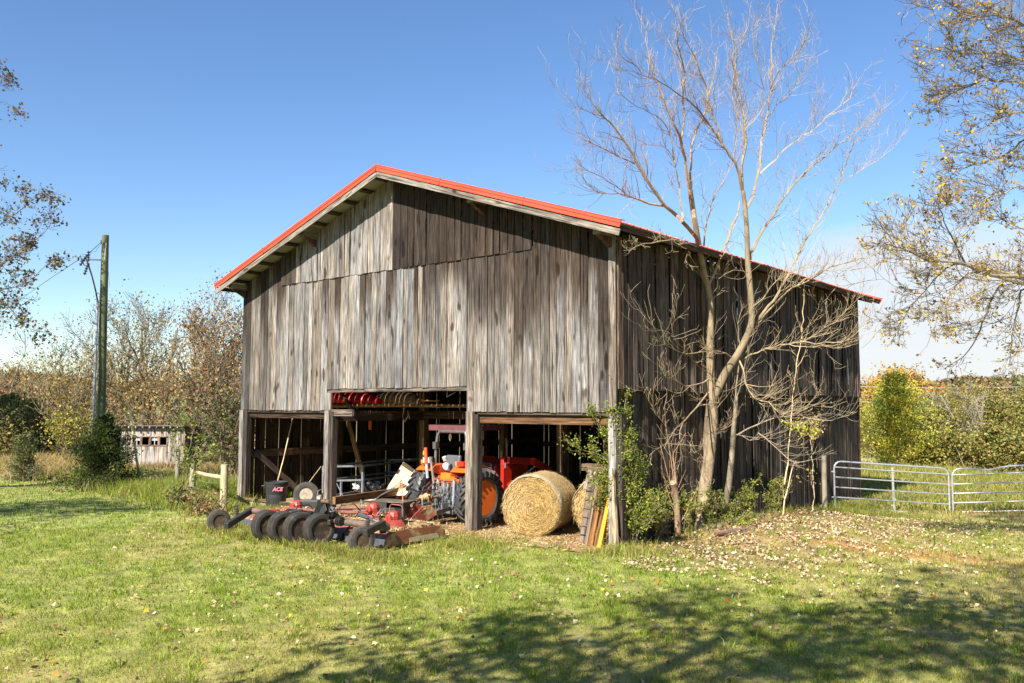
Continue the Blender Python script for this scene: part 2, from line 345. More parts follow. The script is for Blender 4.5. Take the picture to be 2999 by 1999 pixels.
def dirt_floor():
    s=.14; xs=np.arange(-12.1,0.9,s); ys=np.arange(-1.9,13.2,s); mb=MB(); idx={}
    for i,x in enumerate(xs):
        for j,y in enumerate(ys):
            e=.28*math.sin(x*2.3+.7)+.2*math.sin(x*5.1)
            lim=-.3+e if x<-4.2 else -.6+e
            if x<-8.3: lim=.15
            if x>-.15: continue
            if y<lim: continue
            q=[]
            for a,b in((0,0),(1,0),(1,1),(0,1)):
                k=(i+a,j+b)
                if k not in idx:
                    px,py=xs[0]+s*k[0],ys[0]+s*k[1]; idx[k]=len(mb.v); mb.v.append((px,py,G(px,py)+.014+.012*math.sin(px*9)*math.sin(py*7)))
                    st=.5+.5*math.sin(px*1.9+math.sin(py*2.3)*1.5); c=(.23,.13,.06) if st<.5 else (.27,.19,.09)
                    if py>2.2: c=(.07,.05,.03)  # floor further in coloured dark to deepen the shade inside
                    mb.c.append(c); mb.t.append((px,py,0))
                q.append(idx[k])
            mb.f.append(tuple(q))
    tag(obj('dirt_floor',mb,material('dirt',.95,0,.4,5,bump=.7,bscale=20,detail=9),smooth=True),kind='structure')
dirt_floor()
# ================================================================ barn
W=12.2; L=13.27; ES=.476; EF=.585; ZR=8.075; SL=.33
def zr(x): return ZR-SL*abs(x+W/2)
ZS,ZO,ZSK,ZP=2.503,3.031,2.931,5.807
XO1,XO2,XP1,XP2=-8.479,-3.782,-10.418,-1.982
barn=thing('barn',(-W/2,0,0),'large weathered grey timber tractor barn with a red metal roof and open bays','barn')
def board(mb,axis,a,b,base,zb,zt0,zt1,col,out,th=.022,lv=7,cup=.006,seed=None):
    sd=rnd.random()*97; e0,e1=rnd.gauss(0,cup),rnd.gauss(0,cup); w=b-a; ph=rnd.random()*6; amp=rnd.gauss(0,cup*.9); lean=rnd.gauss(0,cup*.6)
    vs=[];ts=[];cs=[]; jb=rnd.uniform(-.012,.012); col2=None; tr_=.5
    if isinstance(col,list): col,col2,tr_=col
    for k in range(lv+1):
        t=k/lv; bow=amp*math.sin(t*3.1+ph)+rnd.gauss(0,cup*.15); tw=lean*(t-.5)*2; dx=.003*math.sin(t*5+ph)
        for i in(0,1):
            zz=(zb+jb)*(1-t)+(zt0 if i==0 else zt1)*t; off=bow+((e0-tw) if i==0 else (e1+tw)); p=(a if i==0 else b)+dx*(1 if i else .6)
            for o in(0,-th):
                d=base+out*(off+o)
                cs.append(lerp3(col,col2,float(ss(tr_-.16,tr_+.16,t))) if col2 else col); vs.append((p,d,zz) if axis=='x' else (d,p,zz)); ts.append(((p-a)+sd,(d-base)+sd*1.3,zz+sd*3))
    fs=[]
    for k in range(lv):
        q=k*4; fs+=[(q,q+2,q+6,q+4),(q+1,q+5,q+7,q+3),(q,q+4,q+5,q+1),(q+2,q+3,q+7,q+6)]
    fs+=[(0,1,3,2),(lv*4,lv*4+2,lv*4+3,lv*4+1)]
    mb.add(vs,fs,col,ts); mb.c[-len(cs):]=cs
def siding(mb,axis,a0,a1,base,zb,zt,colf,out,wr=(.14,.235),gap=(.014,.03),cup=.005,jut=.007,lv=7,skip=None):
    a=a0
    while a<a1-.03:
        w=min(rnd.uniform(*wr),a1-a)
        if a1-(a+w)<.08:w=a1-a
        g=rnd.uniform(*gap)
        if not(skip and skip(a,a+w)):
            board(mb,axis,a,a+w-g,base+out*rnd.gauss(0,jut),zb((a+a+w)/2),zt(a),zt(a+w),colf(a+w/2),out,cup=cup,lv=lv)
        a+=w
def tone(base,v=.2,warm=.06):
    k=1+rnd.uniform(-v,v); wv=rnd.uniform(-warm,warm); return (base[0]*k*(1+wv),base[1]*k,base[2]*k*(1-wv*1.5))
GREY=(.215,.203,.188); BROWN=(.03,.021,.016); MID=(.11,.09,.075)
def lerp3(a,b,t): return tuple(a[i]*(1-t)+b[i]*t for i in range(3))
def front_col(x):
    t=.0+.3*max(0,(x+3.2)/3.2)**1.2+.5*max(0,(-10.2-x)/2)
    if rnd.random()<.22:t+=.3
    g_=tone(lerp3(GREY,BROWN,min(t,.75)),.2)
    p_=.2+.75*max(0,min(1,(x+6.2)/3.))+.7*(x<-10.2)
    if rnd.random()<p_: return [g_,tone(lerp3(BROWN,MID,.28),.25),rnd.uniform(.3,.7)+.15*(x<-3.5)]  # brown unweathered board tops, also darkened in colour to deepen the eave shadow
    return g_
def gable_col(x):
    if x>-6.0: return tone(lerp3(BROWN,MID,.15) if rnd.random()<.95 else GREY,.2)  # brown wood, coloured darker still so the rake shadow turns near black
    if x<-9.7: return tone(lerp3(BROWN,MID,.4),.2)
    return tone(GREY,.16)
top=lambda x:zr(x)-.13
mb=MB()
fb=lambda x:(ZO if XO1<x<XO2 else ZS)
# full-height boards at both ends, lower boards between them stop behind the gable panel
a=-W
edges=[(-W,XP1,top),(XP1,XO1,lambda x:ZP+.03),(XO1,XO2,lambda x:ZP+.03),(XO2,XP2,lambda x:ZP+.03),(XP2,-.16,top)]
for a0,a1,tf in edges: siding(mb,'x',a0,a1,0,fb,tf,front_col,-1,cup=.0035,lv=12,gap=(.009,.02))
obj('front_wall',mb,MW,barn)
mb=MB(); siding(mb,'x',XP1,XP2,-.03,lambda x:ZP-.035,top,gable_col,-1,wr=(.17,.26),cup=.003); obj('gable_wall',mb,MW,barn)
mb=MB(); mb.box((-.08,-.01,(ZS+top(-.08))/2+.04),(.15,.04,top(-.08)-ZS-.05),col=(.2,.175,.15)); mb.box((.018,.09,(ZSK+5.8)/2),(.03,.14,5.8-ZSK-.02),col=(.15,.1,.07)); obj('corner_board',mb,MW,barn)
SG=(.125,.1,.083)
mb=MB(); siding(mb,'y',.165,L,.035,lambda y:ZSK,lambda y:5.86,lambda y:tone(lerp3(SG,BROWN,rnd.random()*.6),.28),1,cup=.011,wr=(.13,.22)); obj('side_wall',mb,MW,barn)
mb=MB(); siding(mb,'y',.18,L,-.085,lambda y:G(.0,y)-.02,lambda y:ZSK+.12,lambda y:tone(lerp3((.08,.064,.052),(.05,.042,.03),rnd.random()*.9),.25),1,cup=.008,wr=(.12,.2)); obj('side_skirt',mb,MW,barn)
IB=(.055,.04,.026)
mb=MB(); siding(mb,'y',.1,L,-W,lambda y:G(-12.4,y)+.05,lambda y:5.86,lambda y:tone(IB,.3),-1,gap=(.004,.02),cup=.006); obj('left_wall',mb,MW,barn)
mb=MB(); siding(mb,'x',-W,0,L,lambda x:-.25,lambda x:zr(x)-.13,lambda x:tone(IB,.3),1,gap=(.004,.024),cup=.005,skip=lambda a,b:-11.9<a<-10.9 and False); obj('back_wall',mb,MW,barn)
# posts
for (x,y,c,w_) in [(-12.09,.02,(.24,.22,.195),.17),(-8.42,.02,(.21,.185,.16),.17),(-3.68,.04,(.25,.215,.175),.19),(-.1,.05,(.32,.3,.27),.17)]:
    g=G(x,y)-.1; zt=ZS+.0 if x not in(-8.42,) else ZS
    mb=MB(); mb.box((x,y+.02,(g+zt)/2),(w_,.19,zt-g),col=c); p=obj('post',mb,MW,barn,bevel=.006)
    mb=MB(); mb.box((x+w_/2+.045,y+.07,(g+zt)/2-.01),(.085,.15,zt-g-.02),col=(.07,.055,.045)) ; obj('post_shade_side',mb,MW,barn)  # dark strip beside the post, its unlit side put into colour
for y in (3.3,6.63,9.95):
    for x in (-8.42,-3.72):
        mb=MB(); mb.box((x,y,3.6),(.19,.19,7.2),col=(.2,.13,.07)); obj('post',mb,MW,barn)
for x,y in [(-12.05,3.3),(-12.05,6.63),(-12.05,9.95),(-8.42,13.1),(-3.72,13.1),(-.2,3.3),(-.2,6.63),(-.2,9.95)]:
    mb=MB(); mb.box((x,y,2.8),(.15,.15,5.7),col=(.12,.08,.05)); obj('post',mb,MW,barn)
def beam(a,b,w_,h,col=(.06,.04,.027),name='beam',parent=barn):
    mb=MB(); mb.beam(a,b,w_,h,col); return obj(name,mb,MW,parent)
beam((-12.0,.06,ZS-.03),(-8.52,.06,ZS-.03),.05,.05,(.1,.08,.065)); beam((-12.0,.12,ZS-.12),(-8.52,.12,ZS-.12),.05,.17)
beam((-3.58,.06,ZS-.03),(-.18,.06,ZS-.03),.05,.05,(.1,.08,.065)); beam((-3.58,.13,ZS-.14),(-.18,.13,ZS-.14),.05,.2,(.13,.07,.035))
beam((XO1,.05,ZO-.04),(XO2,.05,ZO-.04),.05,.09,(.14,.115,.09))
beam((-8.42,.03,ZO-.1),(-8.42,.03,ZS),.15,.15,(.25,.2,.16),up=None) if False else None
for x0,x1 in((XO1+.001,-8.335),(-3.77,-3.6)):
    mb=MB(); mb.box(((x0+x1)/2,.03,(ZO+ZS)/2-.04),(abs(x1-x0),.05,ZO-ZS-.1),col=(.21,.185,.16)); obj('jamb_board',mb,MW,barn)
for y in(3.3,6.63,9.95):
    beam((-12.1,y-.12,2.38),(-.1,y-.12,2.38),.06,.2,(.08,.05,.03)); beam((-12.1,y,5.6),(-.1,y,5.6),.06,.2)
beam((-8.35,.17,2.34),(-8.35,3.2,2.34),.05,.2); beam((-8.35,.06,2.45),(-7.55,.06,2.45),.06,.16,(.16,.12,.1),'beam')
beam((-12.1,.2,1.32),(-12.1,13.1,1.32),.05,.2,(.14,.09,.06),'girt'); beam((-12.1,.2,2.36),(-12.1,13.1,2.36),.05,.2,(.14,.09,.06),'girt')
beam((-11.9,13.1,1.2),(-.2,13.1,1.2),.05,.18,(.1,.07,.05),'girt')
beam((-12.0,.35,1.36),(-12.0,1.95,.12),.05,.16,(.12,.09,.07),'diagonal_brace')
beam((-11.3,3.0,2.2),(-10.9,3.25,.65),.09,.12,(.3,.19,.08),'diagonal_brace'); beam((-9.95,1.5,3.1),(-9.35,1.7,2.35),.13,.06,(.2,.12,.06),'diagonal_brace')
# loft poles over the middle bay
for k,(y0,y1,z) in enumerate([(1.7,1.9,2.62),(2.5,2.45,2.6),(3.1,3.15,2.6)]):
    mb=MB(); mb.tube([(-12.1,y0,z),(-8.4,y0+.05,z+.02),(-3.7,y1,z)],.035,7,(.32,.2,.09)); obj('loft_pole',mb,MW,barn)
# foundation of blocks across the left bay
for k in range(8):
    mb=MB(); x=-11.78+k*.41; mb.box((x,.1+.0*k,.0+.012*k),(.395,.19,.2),(0,0,rnd.uniform(-.03,.03)),(.3,.26,.2)); obj('foundation_block',mb,MCONC,barn,bevel=.008)
mb=MB(); mb.box((-10.2,.02,.13),(3.4,.14,.05),(0,.0,.0),(.2,.13,.07)); obj('sill_board',mb,MW,barn)
# roof: ribbed sheets, one per slope
RED=(.60,.062,.028)
for side in(-1,1):
    xe=-W/2+side*(W/2+ES); ys=[];y=-EF
    while y<L+.695:
        for d,h in((0,0),(.2,0),(.208,.02),(.228,.02),(.236,0)): ys.append((min(y+d,L+.695),h))
        y+=.2365
    mb=MB()
    for (yy,h) in ys:
        for (x,) in((-W/2,),(xe,)): mb.v.append((x,yy,zr(x)+h)); mb.c.append(RED); mb.t.append((x,yy,0))
    for k in range(len(ys)-1):
        q=(2*k,2*k+1,2*k+3,2*k+2); mb.f.append(q if side<0 else q[::-1])
    obj('roof_sheet',mb,MROOF,barn)
    mb=MB(); ang=math.atan(SL)*side; Ls=math.hypot(W/2+ES,SL*(W/2+ES))-.03
    cx=-W/2+side*(W/2+ES-.02)/2; mb.box((cx,L/2+.055,zr(cx)-.012),(Ls,L+EF+.68,.006),(0,ang,0),(.42,.41,.36)); obj('roof_underside',mb,MSOF,barn)
    for yy in(-EF-.012,L+.695+.012):
        mb=MB(); nx=5
        a=Vector((-W/2,yy,ZR-.045)); b=Vector((xe+side*.01,yy,zr(xe)-.045)); mb.beam(a+Vector((0,0,.012)),b+Vector((0,0,.012)),.02,.125,RED); mb.beam(a+Vector((0,-.008,.045)),b+Vector((0,-.008,.045)),.03,.035,RED)
        mb.beam(a+Vector((0,.07,.09)),b+Vector((0,.07,.09)),.16,.012,RED); rt_=obj('rake_trim',mb,MROOF,barn)
        for f_ in(.31,.66):
            q=a.lerp(b,f_); m2_=MB(); m2_.beam(q+Vector((0,-.013,.03)),q+(b-a).normalized()*.02+Vector((0,-.013,.03)),.012,.15,(.3,.035,.02)); obj('lap_joint',m2_,MROOF,rt_)
    mb=MB(); mb.beam((-W/2,-EF+.012,ZR-.18),(xe-side*.02,-EF+.012,zr(xe)-.18),.03,.12,(.21,.19,.16)); obj('rake_board',mb,MW,barn)
    mb=MB(); mb.box((xe-side*.04,L/2+.05,zr(xe)-.085),(.03,L+EF+.6,.1),col=(.1,.06,.04)); obj('eave_board',mb,MW,barn)
    # purlins showing in the overhang
    for k in range(11):
        d=.3+k*.575; x=-W/2+side*d
        if d>W/2+ES-.1: break
        mb=MB(); mb.box((x,L/2+.06,zr(x)-.06),(.09,L+1.14,.05),(0,ang,0),(.1,.07,.05)); obj('purlin',mb,MW,barn)
    for k in range(12):                       # rafter tails under the side eaves
        yy=.6+k*1.16; xi=-W/2+side*(W/2-.1); xo=xe-side*.07
        mb=MB(); mb.beam((xi,yy,zr(xi)-.14),(xo,yy,zr(xo)-.14),.045,.1,(.12,.08,.05)); obj('rafter_tail',mb,MW,barn)
for x,dz in((-12.1,-.22),(-9.0,-.2),(-3.3,-.2),(-.12,-.22)):
    mb=MB(); mb.box((x,-.22,zr(x)+dz-.03),(.16,.5,.14),col=(.24,.19,.14)); mb.prism([(x-.05,-.02,zr(x)+dz-.1),(x-.05,-.44,zr(x)+dz-.1),(x-.05,-.02,zr(x)+dz-.3)],(1,0,0),.09,(.13,.08,.055)); obj('bracket',mb,MW,barn)
mb=MB(); mb.box((-W/2,L/2+.05,ZR+.012),(.2,L+EF+.7,.03),col=RED); obj('ridge_cap',mb,MROOF,barn)
# ================================================================ helpers for machines
def wheel(parent,name,c,axis,R,wd,rimR,tyrecol=(.035,.034,.033),rimcol=(.3,.28,.22),mat=None,rmat=None,tread='rib',local=True,holes=6,dish=.3,bolts=6):
    """tyre with rounded shoulders, dished rim with hub; tyre and rim are sub-parts of the wheel hub part"""
    ax=Vector(axis).normalized(); h=wd/2; c=Vector(c)
    hb=MB(); hb.lathe(c,ax,[(0,h*.35),(rimR*.2,h*.35),(rimR*.22,-h*.2),(0,-h*.2)],14,(.12,.1,.08),close=False)
    for k in range(bolts):
        a=2*math.pi*k/bolts; x=Vector((0,0,1)).cross(ax).normalized(); y=ax.cross(x); p=c+(x*math.cos(a)+y*math.sin(a))*rimR*.34
        hb.cyl(p+ax*h*.0,p+ax*h*.3,rimR*.045,6,(.2,.17,.13))
    hub=obj(name,hb,MST,parent,local=local,smooth=True)
    t=MB(); s=R-rimR
    prof=[(rimR,-h*.72),(rimR+.25*s,-h*.98),(rimR+.6*s,-h),(rimR+.85*s,-h*.93),(R-.02*s,-h*.72)]
    if tread=='rib':
        m=5
        for i in range(m):
            a=-.68+1.36*i/m; b=-.68+1.36*(i+1)/m; prof+=[(R,a*h),(R,(b-.04)*h),(R-.03*s-.006,(b-.035)*h),(R-.03*s-.006,(b-.0)*h)]
    else: prof+=[(R,-h*.4),(R*1.004,0),(R,h*.4)]
    prof+=[(R-.02*s,h*.72),(rimR+.85*s,h*.93),(rimR+.6*s,h),(rimR+.25*s,h*.98),(rimR,h*.72)]
    t.lathe(c,ax,prof,48,tyrecol,close=True)
    x=Vector((0,0,1)).cross(ax).normalized(); y=ax.cross(x)
    if tread=='lug':
        nl=22
        for sd in(-1,1):
            for k in range(nl):
                a0=2*math.pi*(k+(.5 if sd>0 else 0))/nl
                pts=[]
                for q in range(4):
                    f=q/3; a=a0-f*.26; off=sd*h*(.02+.96*f); rr=R+.012-(.0 if f<.9 else .035)
                    pts.append(c+(x*math.cos(a)+y*math.sin(a))*rr+ax*off)
                for q in range(3):
                    rad=(pts[q]-c); rad=(rad-ax*rad.dot(ax)).normalized()
                    t.beam(pts[q],pts[q+1]+(pts[q+1]-pts[q])*.08,.045,.07,(.045,.043,.042),up=rad)
                # shoulder drop of the lug
                e=pts[3]; rad=(e-c); rad=(rad-ax*rad.dot(ax)).normalized(); t.beam(e-rad*.02,e-rad*.12+ax*sd*.008,.05,.03,(.045,.043,.042),up=ax)
    if tread=='cross':
        for k in range(64):
            a=2*math.pi*k/64; rad=x*math.cos(a)+y*math.sin(a); t.box(c+rad*(R),(.012,wd*.86,.016),Matrix((rad.cross(ax),ax,rad)).transposed(),(.075,.065,.052))
    obj('tyre',t,mat or MRUB,hub,local=local,smooth=True)
    r=MB(); dd=dish*h
    r.lathe(c,ax,[(rimR*1.03,h*.8),(rimR*.97,h*.78),(rimR*.9,h*.45),(rimR*.86,dd),(rimR*.55,dd*.3),(rimR*.2,dd*.5),(rimR*.2,dd*.5-.02),(rimR*.55,dd*.3-.02),(rimR*.86,-h*.5),(rimR*.97,-h*.78),(rimR*1.03,-h*.8)],40,rimcol,close=False)
    if holes:
        for k in range(holes):
            a=2*math.pi*(k+.5)/holes; rad=x*math.cos(a)+y*math.sin(a); p=c+rad*rimR*.66+ax*(dd*.55); r.cyl(p,p+ax*.004,rimR*.085,10,(.015,.013,.012))
    obj('rim',r,rmat or MP,hub,local=local,smooth=True)
    return hub
# ================================================================ tractor
OR=(.66,.11,.014); ORD=(.42,.04,.016); GR=(.12,.125,.13)
trac=thing('tractor',(-4.92,.82,0),'orange farm tractor with lugged rear tyres, canopy and front loader parked in the barn','tractor')
def tp(name,mb,mat,parent=trac,**k): return obj(name,mb,mat,parent,local=True,**k)
wheel(trac,'rear_wheel',(.78,0,.615),(1,0,0),.60,.38,.37,mat=MRUBC,rimcol=(.62,.13,.02),tread='lug',dish=-.9,holes=0,bolts=8)
wheel(trac,'rear_wheel',(-.74,0,.615),(-1,0,0),.60,.38,.37,mat=MRUBC,rimcol=(.62,.13,.02),tread='lug',dish=-.9,holes=0,bolts=8)
for sx in(-1,1): wheel(trac,'front_wheel',(sx*.66,1.85,.41),(sx,0,0),.40,.25,.22,mat=MRUBC,rimcol=(.62,.13,.02),tread='lug',dish=-.3,holes=0)
m=MB(); m.box((0,.25,.62),(.42,1.1,.42),col=GR); m.box((0,-.22,.66),(.34,.3,.34),col=(.16,.165,.17)); m.box((0,1.2,.6),(.34,1.2,.3),col=GR)
m.cyl((-.72,0,.6),(.72,0,.6),.1,14,GR); m.box((0,-.40,.55),(.2,.1,.26),col=(.1,.1,.1)); m.cyl((0,-.4,.62),(0,-.5,.62),.07,12,(.1,.1,.1))
m.box((0,1.85,.4),(1.0,.12,.12),col=GR); m.box((0,2.35,.6),(.4,.25,.3),col=GR)
tp('chassis',m,MST,bevel=.012)
m=MB(); m.box((0,.22,.93),(.92,.95,.09),col=OR); m.box((0,-.22,.90),(.62,.06,.30),col=OR); m.box((0,-.26,.79),(.5,.02,.05),col=ORD); m.box((.0,-.255,.98),(.86,.07,.045),col=OR)
m.box((.0,-.19,1.06),(.3,.16,.13),col=(.72,.16,.02)); m.box((.16,-.275,.88),(.008,.01,.2),col=(.1,.03,.01))
tp('platform',m,MPC,bevel=.012)
for sx in(-1,1):
    m=MB(); cx=sx*.54; pts=[]
    prof=[]
    for k in range(15):
        a=math.radians(188-k*9.6); prof.append((math.cos(a)*.70,math.sin(a)*.70))
    w0=.52
    for k in range(14):
        (y0,z0),(y1,z1)=prof[k],prof[k+1]
        if z0<-.05: continue
        for (xa,xb,dz) in ((cx-w0/2,cx+w0/2,0),):
            n_=Vector((0,(y0+y1)/2,(z0+z1)/2)).normalized()
            m.prism([(xa,-y0*1.0,z0+.6),(xb,-y0,z0+.6),(xb,-y1,z1+.6),(xa,-y1,z1+.6)],(0,-n_.y,n_.z),.014,OR)
    xi=cx-sx*w0/2
    poly=[(xi,-y,z+.6) for (y,z) in prof if z>-.05]
    m.prism(poly+[(xi,.3,.85),(xi,-.3,.85)],(sx,0,0),.012,(.70,.09,.02))
    tp('fender',m,MPC,smooth=True)
    lm=MB(); lm.box((cx-.03,-.30,1.35),(.2,.09,.1),col=(.75,.02,.01)); lm.box((cx-.15,-.30,1.35),(.07,.085,.09),col=(.9,.22,.01)); tp('tail_light',lm,MGLOSS,bevel=.01)
m=MB(); m.box((-.02,.2,1.13),(.46,.42,.09),col=(.06,.065,.07)); m.box((-.02,-.0,1.32),(.44,.1,.38),(-.15,0,0),(.08,.085,.095)); m.box((-.02,.15,1.03),(.3,.3,.14),col=(.05,.05,.05)); tp('seat',m,MPL,bevel=.035)
m=MB()
for sx in(-1,1): m.tube([(sx*.48,-.12,.85),(sx*.48,-.12,1.2),(sx*.48,-.1,1.65),(sx*.45,-.08,1.95),(sx*.4,-.06,2.04)],.035,8,(.14,.13,.125)); m.box((sx*.48,-.11,1.72),(.1,.1,.16),col=(.12,.11,.1))
m.tube([(-.42,-.06,2.04),(.42,-.06,2.04)],.035,8,(.13,.12,.12)); tp('roll_bar',m,MST,smooth=True)
m=MB(); CA=(.11,.04,.038)
for k in range(9):
    y=.08+.105*k; m.box((-.1,y,2.16+.022*(k%2)),(1.42,.122,.025),col=CA)
m.box((-.1,.02,2.12),(1.44,.05,.13),col=CA); m.box((-.1,.95,2.13),(1.44,.05,.08),col=CA)
for sx in(-1,1): m.box((sx*.71-.1,.5,2.12),(.04,.95,.1),col=CA)

can=tp('canopy',m,MP,bevel=.008)
m=MB(); m.tube([(-.1,-.03,2.07),(-.13,-.03,1.9),(-.1,-.03,1.82),(-.07,-.03,1.9),(-.1,-.03,2.07)],.006,5,(.4,.28,.16)); tp('hanging_twine',m,MSTRAW)
m=MB(); m.box((0,1.72,1.02),(.56,1.25,.42),col=ORD); m.box((0,2.36,.98),(.5,.06,.36),col=(.04,.04,.04)); m.box((0,1.05,1.15),(.5,.1,.3),col=(.05,.05,.05)); tp('hood',m,MPC,bevel=.05)
m=MB(); m.tube([(.34,1.45,1.1),(.34,1.45,1.75),(.345,1.42,1.86)],.028,10,(.18,.15,.13)); tp('exhaust_pipe',m,MST,smooth=True)
m=MB(); m.tube([(0,.95,1.2),(0,.72,1.42)],.022,8,(.05,.05,.05)); m.lathe((0,.70,1.45),(0,-.55,.83),[(.185,-.012),(.2,0),(.185,.012),(.17,0)],24,(.03,.03,.03),close=True); tp('steering_wheel',m,MPL,smooth=True)
# front loader
LR=(.42,.02,.01)
for sx in(-1,1):
    m=MB(); m.prism([(sx*.55-.04,1.02,.45),(sx*.55-.04,1.02,1.42),(sx*.55-.04,1.16,1.47),(sx*.55-.04,1.34,1.38),(sx*.55-.04,1.30,.75),(sx*.55-.04,1.18,.45)],(1,0,0),.09,LR); m.box((sx*.55,1.08,1.25),(.102,.07,.13),col=(.6,.6,.58)); tp('loader_mast',m,MPC,bevel=.008)
    m=MB(); m.prism([(sx*.66-.04,1.1,1.3),(sx*.66-.04,1.12,1.45),(sx*.66-.04,2.1,1.38),(sx*.66-.04,2.75,1.12),(sx*.66-.04,2.95,.6),(sx*.66-.04,2.8,.55),(sx*.66-.04,2.6,1.0),(sx*.66-.04,2.0,1.22)],(1,0,0),.08,LR); tp('loader_arm',m,MPC,bevel=.008)
    m=MB(); m.cyl((sx*.62,1.15,.78),(sx*.66,1.75,1.02),.04,10,(.3,.02,.02)); m.cyl((sx*.66,1.75,1.02),(sx*.66,2.15,1.2),.02,8,(.5,.5,.5)); tp('loader_cylinder',m,MPC,smooth=True)
m=MB()
for (y0,z0,y1,z1) in((2.75,.25,3.35,.25),(2.75,.25,2.7,.85)): m.beam((0,y0,z0),(0,y1,z1),1.7,.03,LR,up=(0,1,.2) if z0==z1 else (0,1,0))
tp('loader_bucket',m,MPC)
# rear linkage: lift cylinders, top link, hoses, PTO shaft
SG2=(.26,.28,.3)
for x,y,z0,z1,r,c in[(-.36,-.30,.55,1.05,.032,(.22,.25,.28)),(.30,-.34,.42,.98,.036,(.27,.32,.37)),(-.18,-.34,.5,.98,.045,(.3,.3,.27)),(.02,-.36,.5,.92,.05,(.2,.2,.19)),(.14,-.36,.55,.9,.035,(.24,.24,.22)),(.40,-.32,.45,.92,.03,(.25,.29,.33))]:
    m=MB(); m.cyl((x,y,z0),(x*1.03,y+.03,z1),r,12,c); m.cyl((x,y,z0-.14),(x,y,z0),r*.5,8,(.4,.4,.4)); m.box((x,y,z0-.15),(.06,.06,.07),col=(.1,.1,.1)); m.lathe((x*1.03,y+.03,z1),(1,0,0),[(r*.9,-.03),(r*.9,.03)],10,(.15,.14,.13)); tp('lift_cylinder',m,MST,smooth=True)
m=MB(); m.cyl((-.42,-.42,1.0),(-.44,-.45,1.45),.035,10,(.3,.36,.42)); m.cyl((-.44,-.45,1.32),(-.45,-.46,1.68),.04,10,(.7,.09,.03)); tp('folded_link',m,MP,smooth=True)
m=MB(); m.cyl((-.22,-.42,.9),(-.28,-.46,1.42),.03,10,(.27,.23,.2)); m.box((-.28,-.46,1.44),(.08,.05,.08),col=(.2,.17,.14)); tp('top_link',m,MST,smooth=True)
m=MB(); m.lathe((-.5,-.42,1.56),(0,0,1),[(0,-.05),(.05,-.05),(.058,0),(.045,.05),(0,.06)],14,(.9,.33,.01)); m.box((-.47,-.40,1.40),(.2,.05,.12),col=(.5,.5,.5)); tp('amber_lamp',m,MGLOSS,smooth=True)
m=MB(); m.lathe((.02,-.28,1.28),(.1,-1,-.3),[(0,-.06),(.06,-.05),(.085,.0),(.08,.03),(0,.045)],18,(.6,.58,.55)); m.lathe((.0,-.30,1.44),(0,-.5,1),[(0,-.05),(.05,-.04),(.05,.05),(0,.06)],14,(.45,.42,.38)); tp('work_lamp',m,MGLOSS,smooth=True)
for k in range(9):
    m=MB(); x=-.42+.08*k; s=1 if k%2 else -1; P=[(x,-.3,.95),(x+.05*s,-.5,.8),(x-.06,-.62,.45+.05*(k%3)),(x-.22-.06*k,-.8,.42),(x-.35-.1*k,-.95,.5)] if k<5 else [(x,-.3,.95),(x+.06,-.42,.75),(x-.03,-.46,.5),(x+.05,-.38,.38)]
    Q=[]
    for i in range(len(P)-1):
        for t in(0,.33,.66): Q.append(Vector(P[i]).lerp(Vector(P[i+1]),t)+Vector((0,0,-.03*math.sin(t*3.1))))
    m.tube(Q+[P[-1]],.011,6,(.06,.06,.065)); tp('hydraulic_hose',m,MRUBC,smooth=True)
for sx in(-1,1):
    m=MB(); m.beam((sx*.22,-.25,.38),(sx*.38,-.95,.33),.03,.09,(.2,.19,.17)); m.box((sx*.3,-.6,.45),(.04,.2,.12),col=(.2,.22,.24)); tp('lift_arm',m,MST)
m=MB(); m.box((0,-.6,.27),(.34,.3,.05),col=(.16,.15,.14)); m.box((0,-.34,.4),(.5,.05,.3),col=(.2,.21,.21))
for k in range(14): m.box((rnd.uniform(-.35,.35),-.38-rnd.random()*.08,rnd.uniform(.4,.85)),(rnd.uniform(.03,.09),.05,rnd.uniform(.03,.1)),(0,rnd.random(),0),tuple(c*rnd.uniform(.6,1.4) for c in(.17,.165,.15)))
tp('drawbar_frame',m,MST,bevel=.006)
# ================================================================ folding mower behind the tractor
mow=thing('batwing_mower',(-5.1,-2.2,0),'low orange-red folding rotary mower with row of four rubber wheels before the barn','mower')
DK=(.15,.05,.034); IR=(.105,.11,.12)
def mp_(name,mb,mat,parent=mow,**k): return obj(name,mb,mat,parent,**k)
def deck(x0,x1,y0,y1,z,name='deck',side=0):
    m=MB(); m.box(((x0+x1)/2,(y0+y1)/2,z),(x1-x0,y1-y0,.04),col=(.26,.15,.07)); 
    o=mp_(name,m,MDECK)
    m=MB()
    for yy,xa,xb in((y0,x0,x1),): # rear skirt: red rim plus dark rubber flaps
        m.prism([(xa,yy,z+.02),(xb,yy,z+.02),(xb+.02,yy-.15,z-.1),(xa-.02,yy-.15,z-.1)],(0,-.3,-1),.012,DK)
    mp_('skirt',m,MDECK,o)
    n=max(2,int((x1-x0)/.55))
    for k in range(n):
        a=x0+(x1-x0)*k/n; b=x0+(x1-x0)*(k+1)/n; f=MB(); f.prism([(a+.01,y0-.15,z-.09),(b-.01,y0-.15,z-.09),(b-.0,y0-.19,z-.24),(a+.03,y0-.19,z-.24)],(0,-1,0),.014,(.05,.055,.07)); mp_('rubber_flap',f,MRUBC,o)
    for yy in(y0+.35,y0+.8,y1-.25):
        f=MB(); f.box(((x0+x1)/2,yy,z+.045),(x1-x0-.05,.06,.05),col=DK); mp_('stiffener',f,MDECK,o)
    return o
dr=deck(-4.55,-3.36,-2.45,-1.15,.26); dc=deck(-6.35,-4.65,-2.4,-1.1,.28); dl=deck(-7.95,-6.5,-2.5,-1.15,.26)
